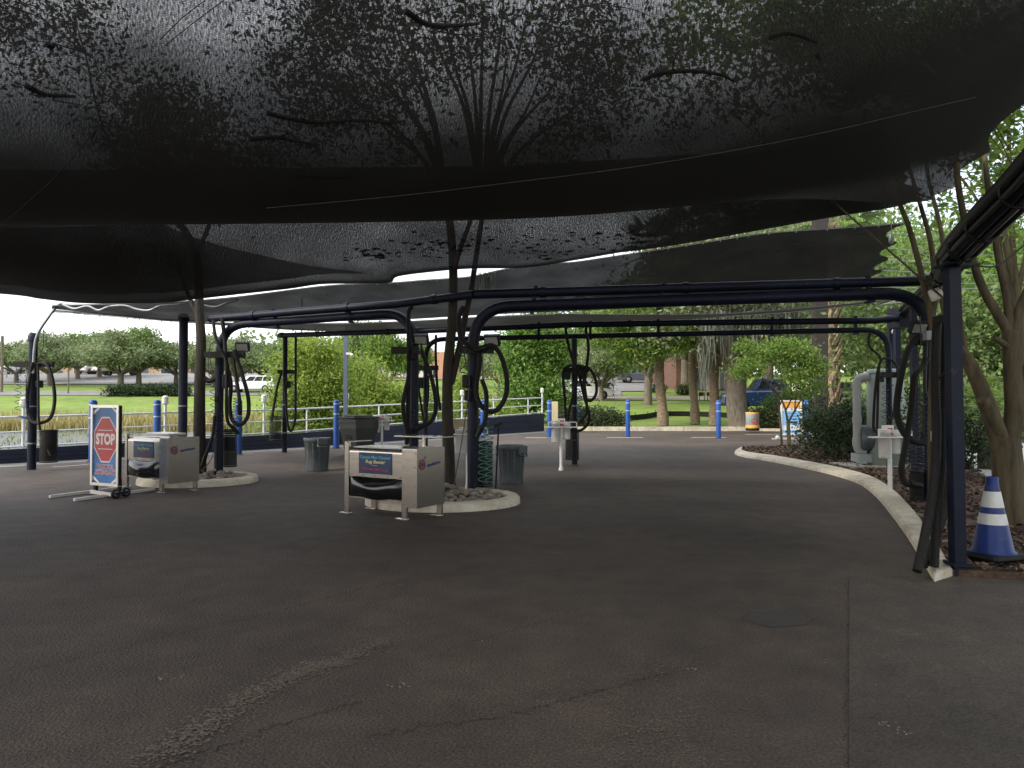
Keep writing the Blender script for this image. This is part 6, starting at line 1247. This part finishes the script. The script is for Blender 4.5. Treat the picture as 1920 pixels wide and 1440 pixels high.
for u, lb in ((1316, 'small dark sign frame at the road edge between the palms'), (1331, 'small dark sign frame at the road edge beside the third palm')):
    b = onland(u, 61); t = thing('low_sign', lb, 'sign'); t.location = b; WM[t] = Matrix.Translation(b); MB().m(BLACKRUB).box((0, 0, .55), (.5, .05, .3)).build('board', t, True); MB().m(BLACKRUB).tube([(-.2, 0, 0), (-.2, 0, .5)], .03, 6).build('leg', t, True); MB().m(BLACKRUB).tube([(.2, 0, 0), (.2, 0, .5)], .03, 6).build('leg', t, True)
b = T(1336, 780); t = thing('yellow_marker', 'small yellow utility marker on the lawn beside the third palm', 'marker', b); MB().m(mat('marker_yellow', (.5, .42, .12), .6)).box((b.x, b.y, b.z+.35), (.12, .06, .8), bev=.02).build('marker_post', t); MB().m(BLACKRUB).box((b.x+.15, b.y, b.z+.3), (.14, .08, .4), bev=.02).build('tag_plate', t)
b = G(1037, 812); t = thing('wood_board', 'pale yellow board standing beside the bollard at the railing end', 'board', V((b.x, 36.2, .1))); MB().m(mat('board_yellow', (.6, .52, .3), .7)).box((P(1038, 750, 36.2).x, 36.2, .75), (.42, .08, 1.35), bev=.01).build('panel', t)
# lamp posts and utility poles far left
def pole(label, u, Y, vtop, r, arms, cat='lamp post', nm='lamp_post'):
    b = onland(u, Y); z = P(u, vtop, Y).z; t = thing(nm, label, cat, b); MB().m(GALV if nm == 'lamp_post' else BARK).tube([b, V((b.x, b.y, z))], r, 10).build('pole', t)
    for s in arms: MB().m(LAMP if nm == 'lamp_post' else BARK).bar((b.x, b.y, z-.1), (b.x+s, b.y, z+.15), .3, .14).build('lamp_arm', t)
pole('wooden utility pole at the very left edge across the pond', 3, 86, 630, .16, (), 'utility pole', 'utility_pole'); pole('double headed lamp post behind the far left post', 30, 120, 652, .1, (-1.6, 1.6)); pole('lamp post with two heads left of the far left post hoses', 12, 116, 650, .1, (-1.4, 1.6))
pole('thin post standing on the verge beside the far left post', 128, 84, 690, .09, (), 'post', 'verge_post'); pole('pale pole behind the crossed hoses in the car park', 1166, 96, 670, .12, ()); pole('flag pole like thin pole above the far pipe, left', 565, 80, 560, .07, ())
# wires
def wire(label, pts, r, m, name='wire', cat='wire', grp=None): tag(MB().m(m).tube(cr(pts, 8), r, 4).build(name), label, cat, grp)
for k, (a, b) in enumerate((((-80, 590), (760, 612)), ((-80, 578), (700, 600)), ((-80, 558), (600, 590)))):
    wire(['lowest power line crossing the left sky', 'middle power line crossing the left sky', 'uppermost power line crossing the left sky'][k], [P(*a, 70), P((a[0]+b[0])/2, (a[1]+b[1])/2+4, 75), P(*b, 82)], .02, WIRE, 'power_line', 'power line', 'power lines over the pond')
for k in range(9):
    f = k/8; i = int((1-f)*(len(gA)-1)*.52+len(gA)*.42); i = min(i, len(gA)-3); a = gA[i][-1]; b = V((a.x+4.6, a.y+3.5+f, a.z+.5+.25*f)); wire('thin stay wire from the scalloped net edge to the right, against the myrtle leaves', [a, a.lerp(b, .5)-V((0, 0, .06)), b], .006, WIRE, 'stay_wire', 'wire', 'stay wires of the nearest net')
for k in range(6):
    i = int(len(gC)*(k+.5)/6); a = gC[i][-1]; b = V((a.x+5, a.y+2.5, a.z+.35)); wire('pale stay wire from the right end of the third net toward the trees', [a, a.lerp(b, .5)-V((0, 0, .05)), b], .007, LTWIRE, 'stay_wire', 'wire', 'stay wires of the third net')
for k, (pts, lb) in enumerate((([(1625, 582), (1660, 570), (1710, 566)], 'upper pale wire above the far tank pole'), ([(1628, 586), (1640, 598), (1662, 592), (1672, 575)], 'drooping pale wire loop beside the far pole top'), ([(1640, 575), (1690, 562), (1730, 560)], 'pale wire rising right from the far pole top'))): wire(lb, [P(u, v, 19) for u, v in pts], .009, LTWIRE)
# grey conduit along the edge of the left nets
t = thing('edge_conduit', 'wavy grey conduit strung along the left net edge and down to the far left post', 'conduit', P(108, 572, 15.8))
MB().m(GALV).tube(cr([P(u, v, 15.9+.3*k/8) for k, (u, v) in enumerate(((62, 700), (64, 660), (70, 628), (90, 596), (108, 573), (118, 570)))], 8), .028, 8).build('riser', t)
MB().m(GALV).tube(cr([P(u, v, 15.7-(u-118)*.0022) for u, v in ((118, 571), (140, 579), (165, 574), (185, 582), (205, 575), (235, 573), (258, 580), (280, 582), (302, 573), (335, 570), (360, 566), (385, 572), (405, 575), (430, 566), (445, 562))], 6), .03, 8).build('conduit', t)
p = P(1671, 448, 12); t = thing('hanging_pulley', 'small grey pulley hanging from a cord at the third net corner', 'pulley', p); MB().m(LTWIRE).tube([P(1671, 396, 11.4), p], .008, 5).build('cord', t); MB().m(GALV).lathe([(.01, .1), (.04, .06), (.045, -.04), (.01, -.09)], p, 12).build('weight', t)
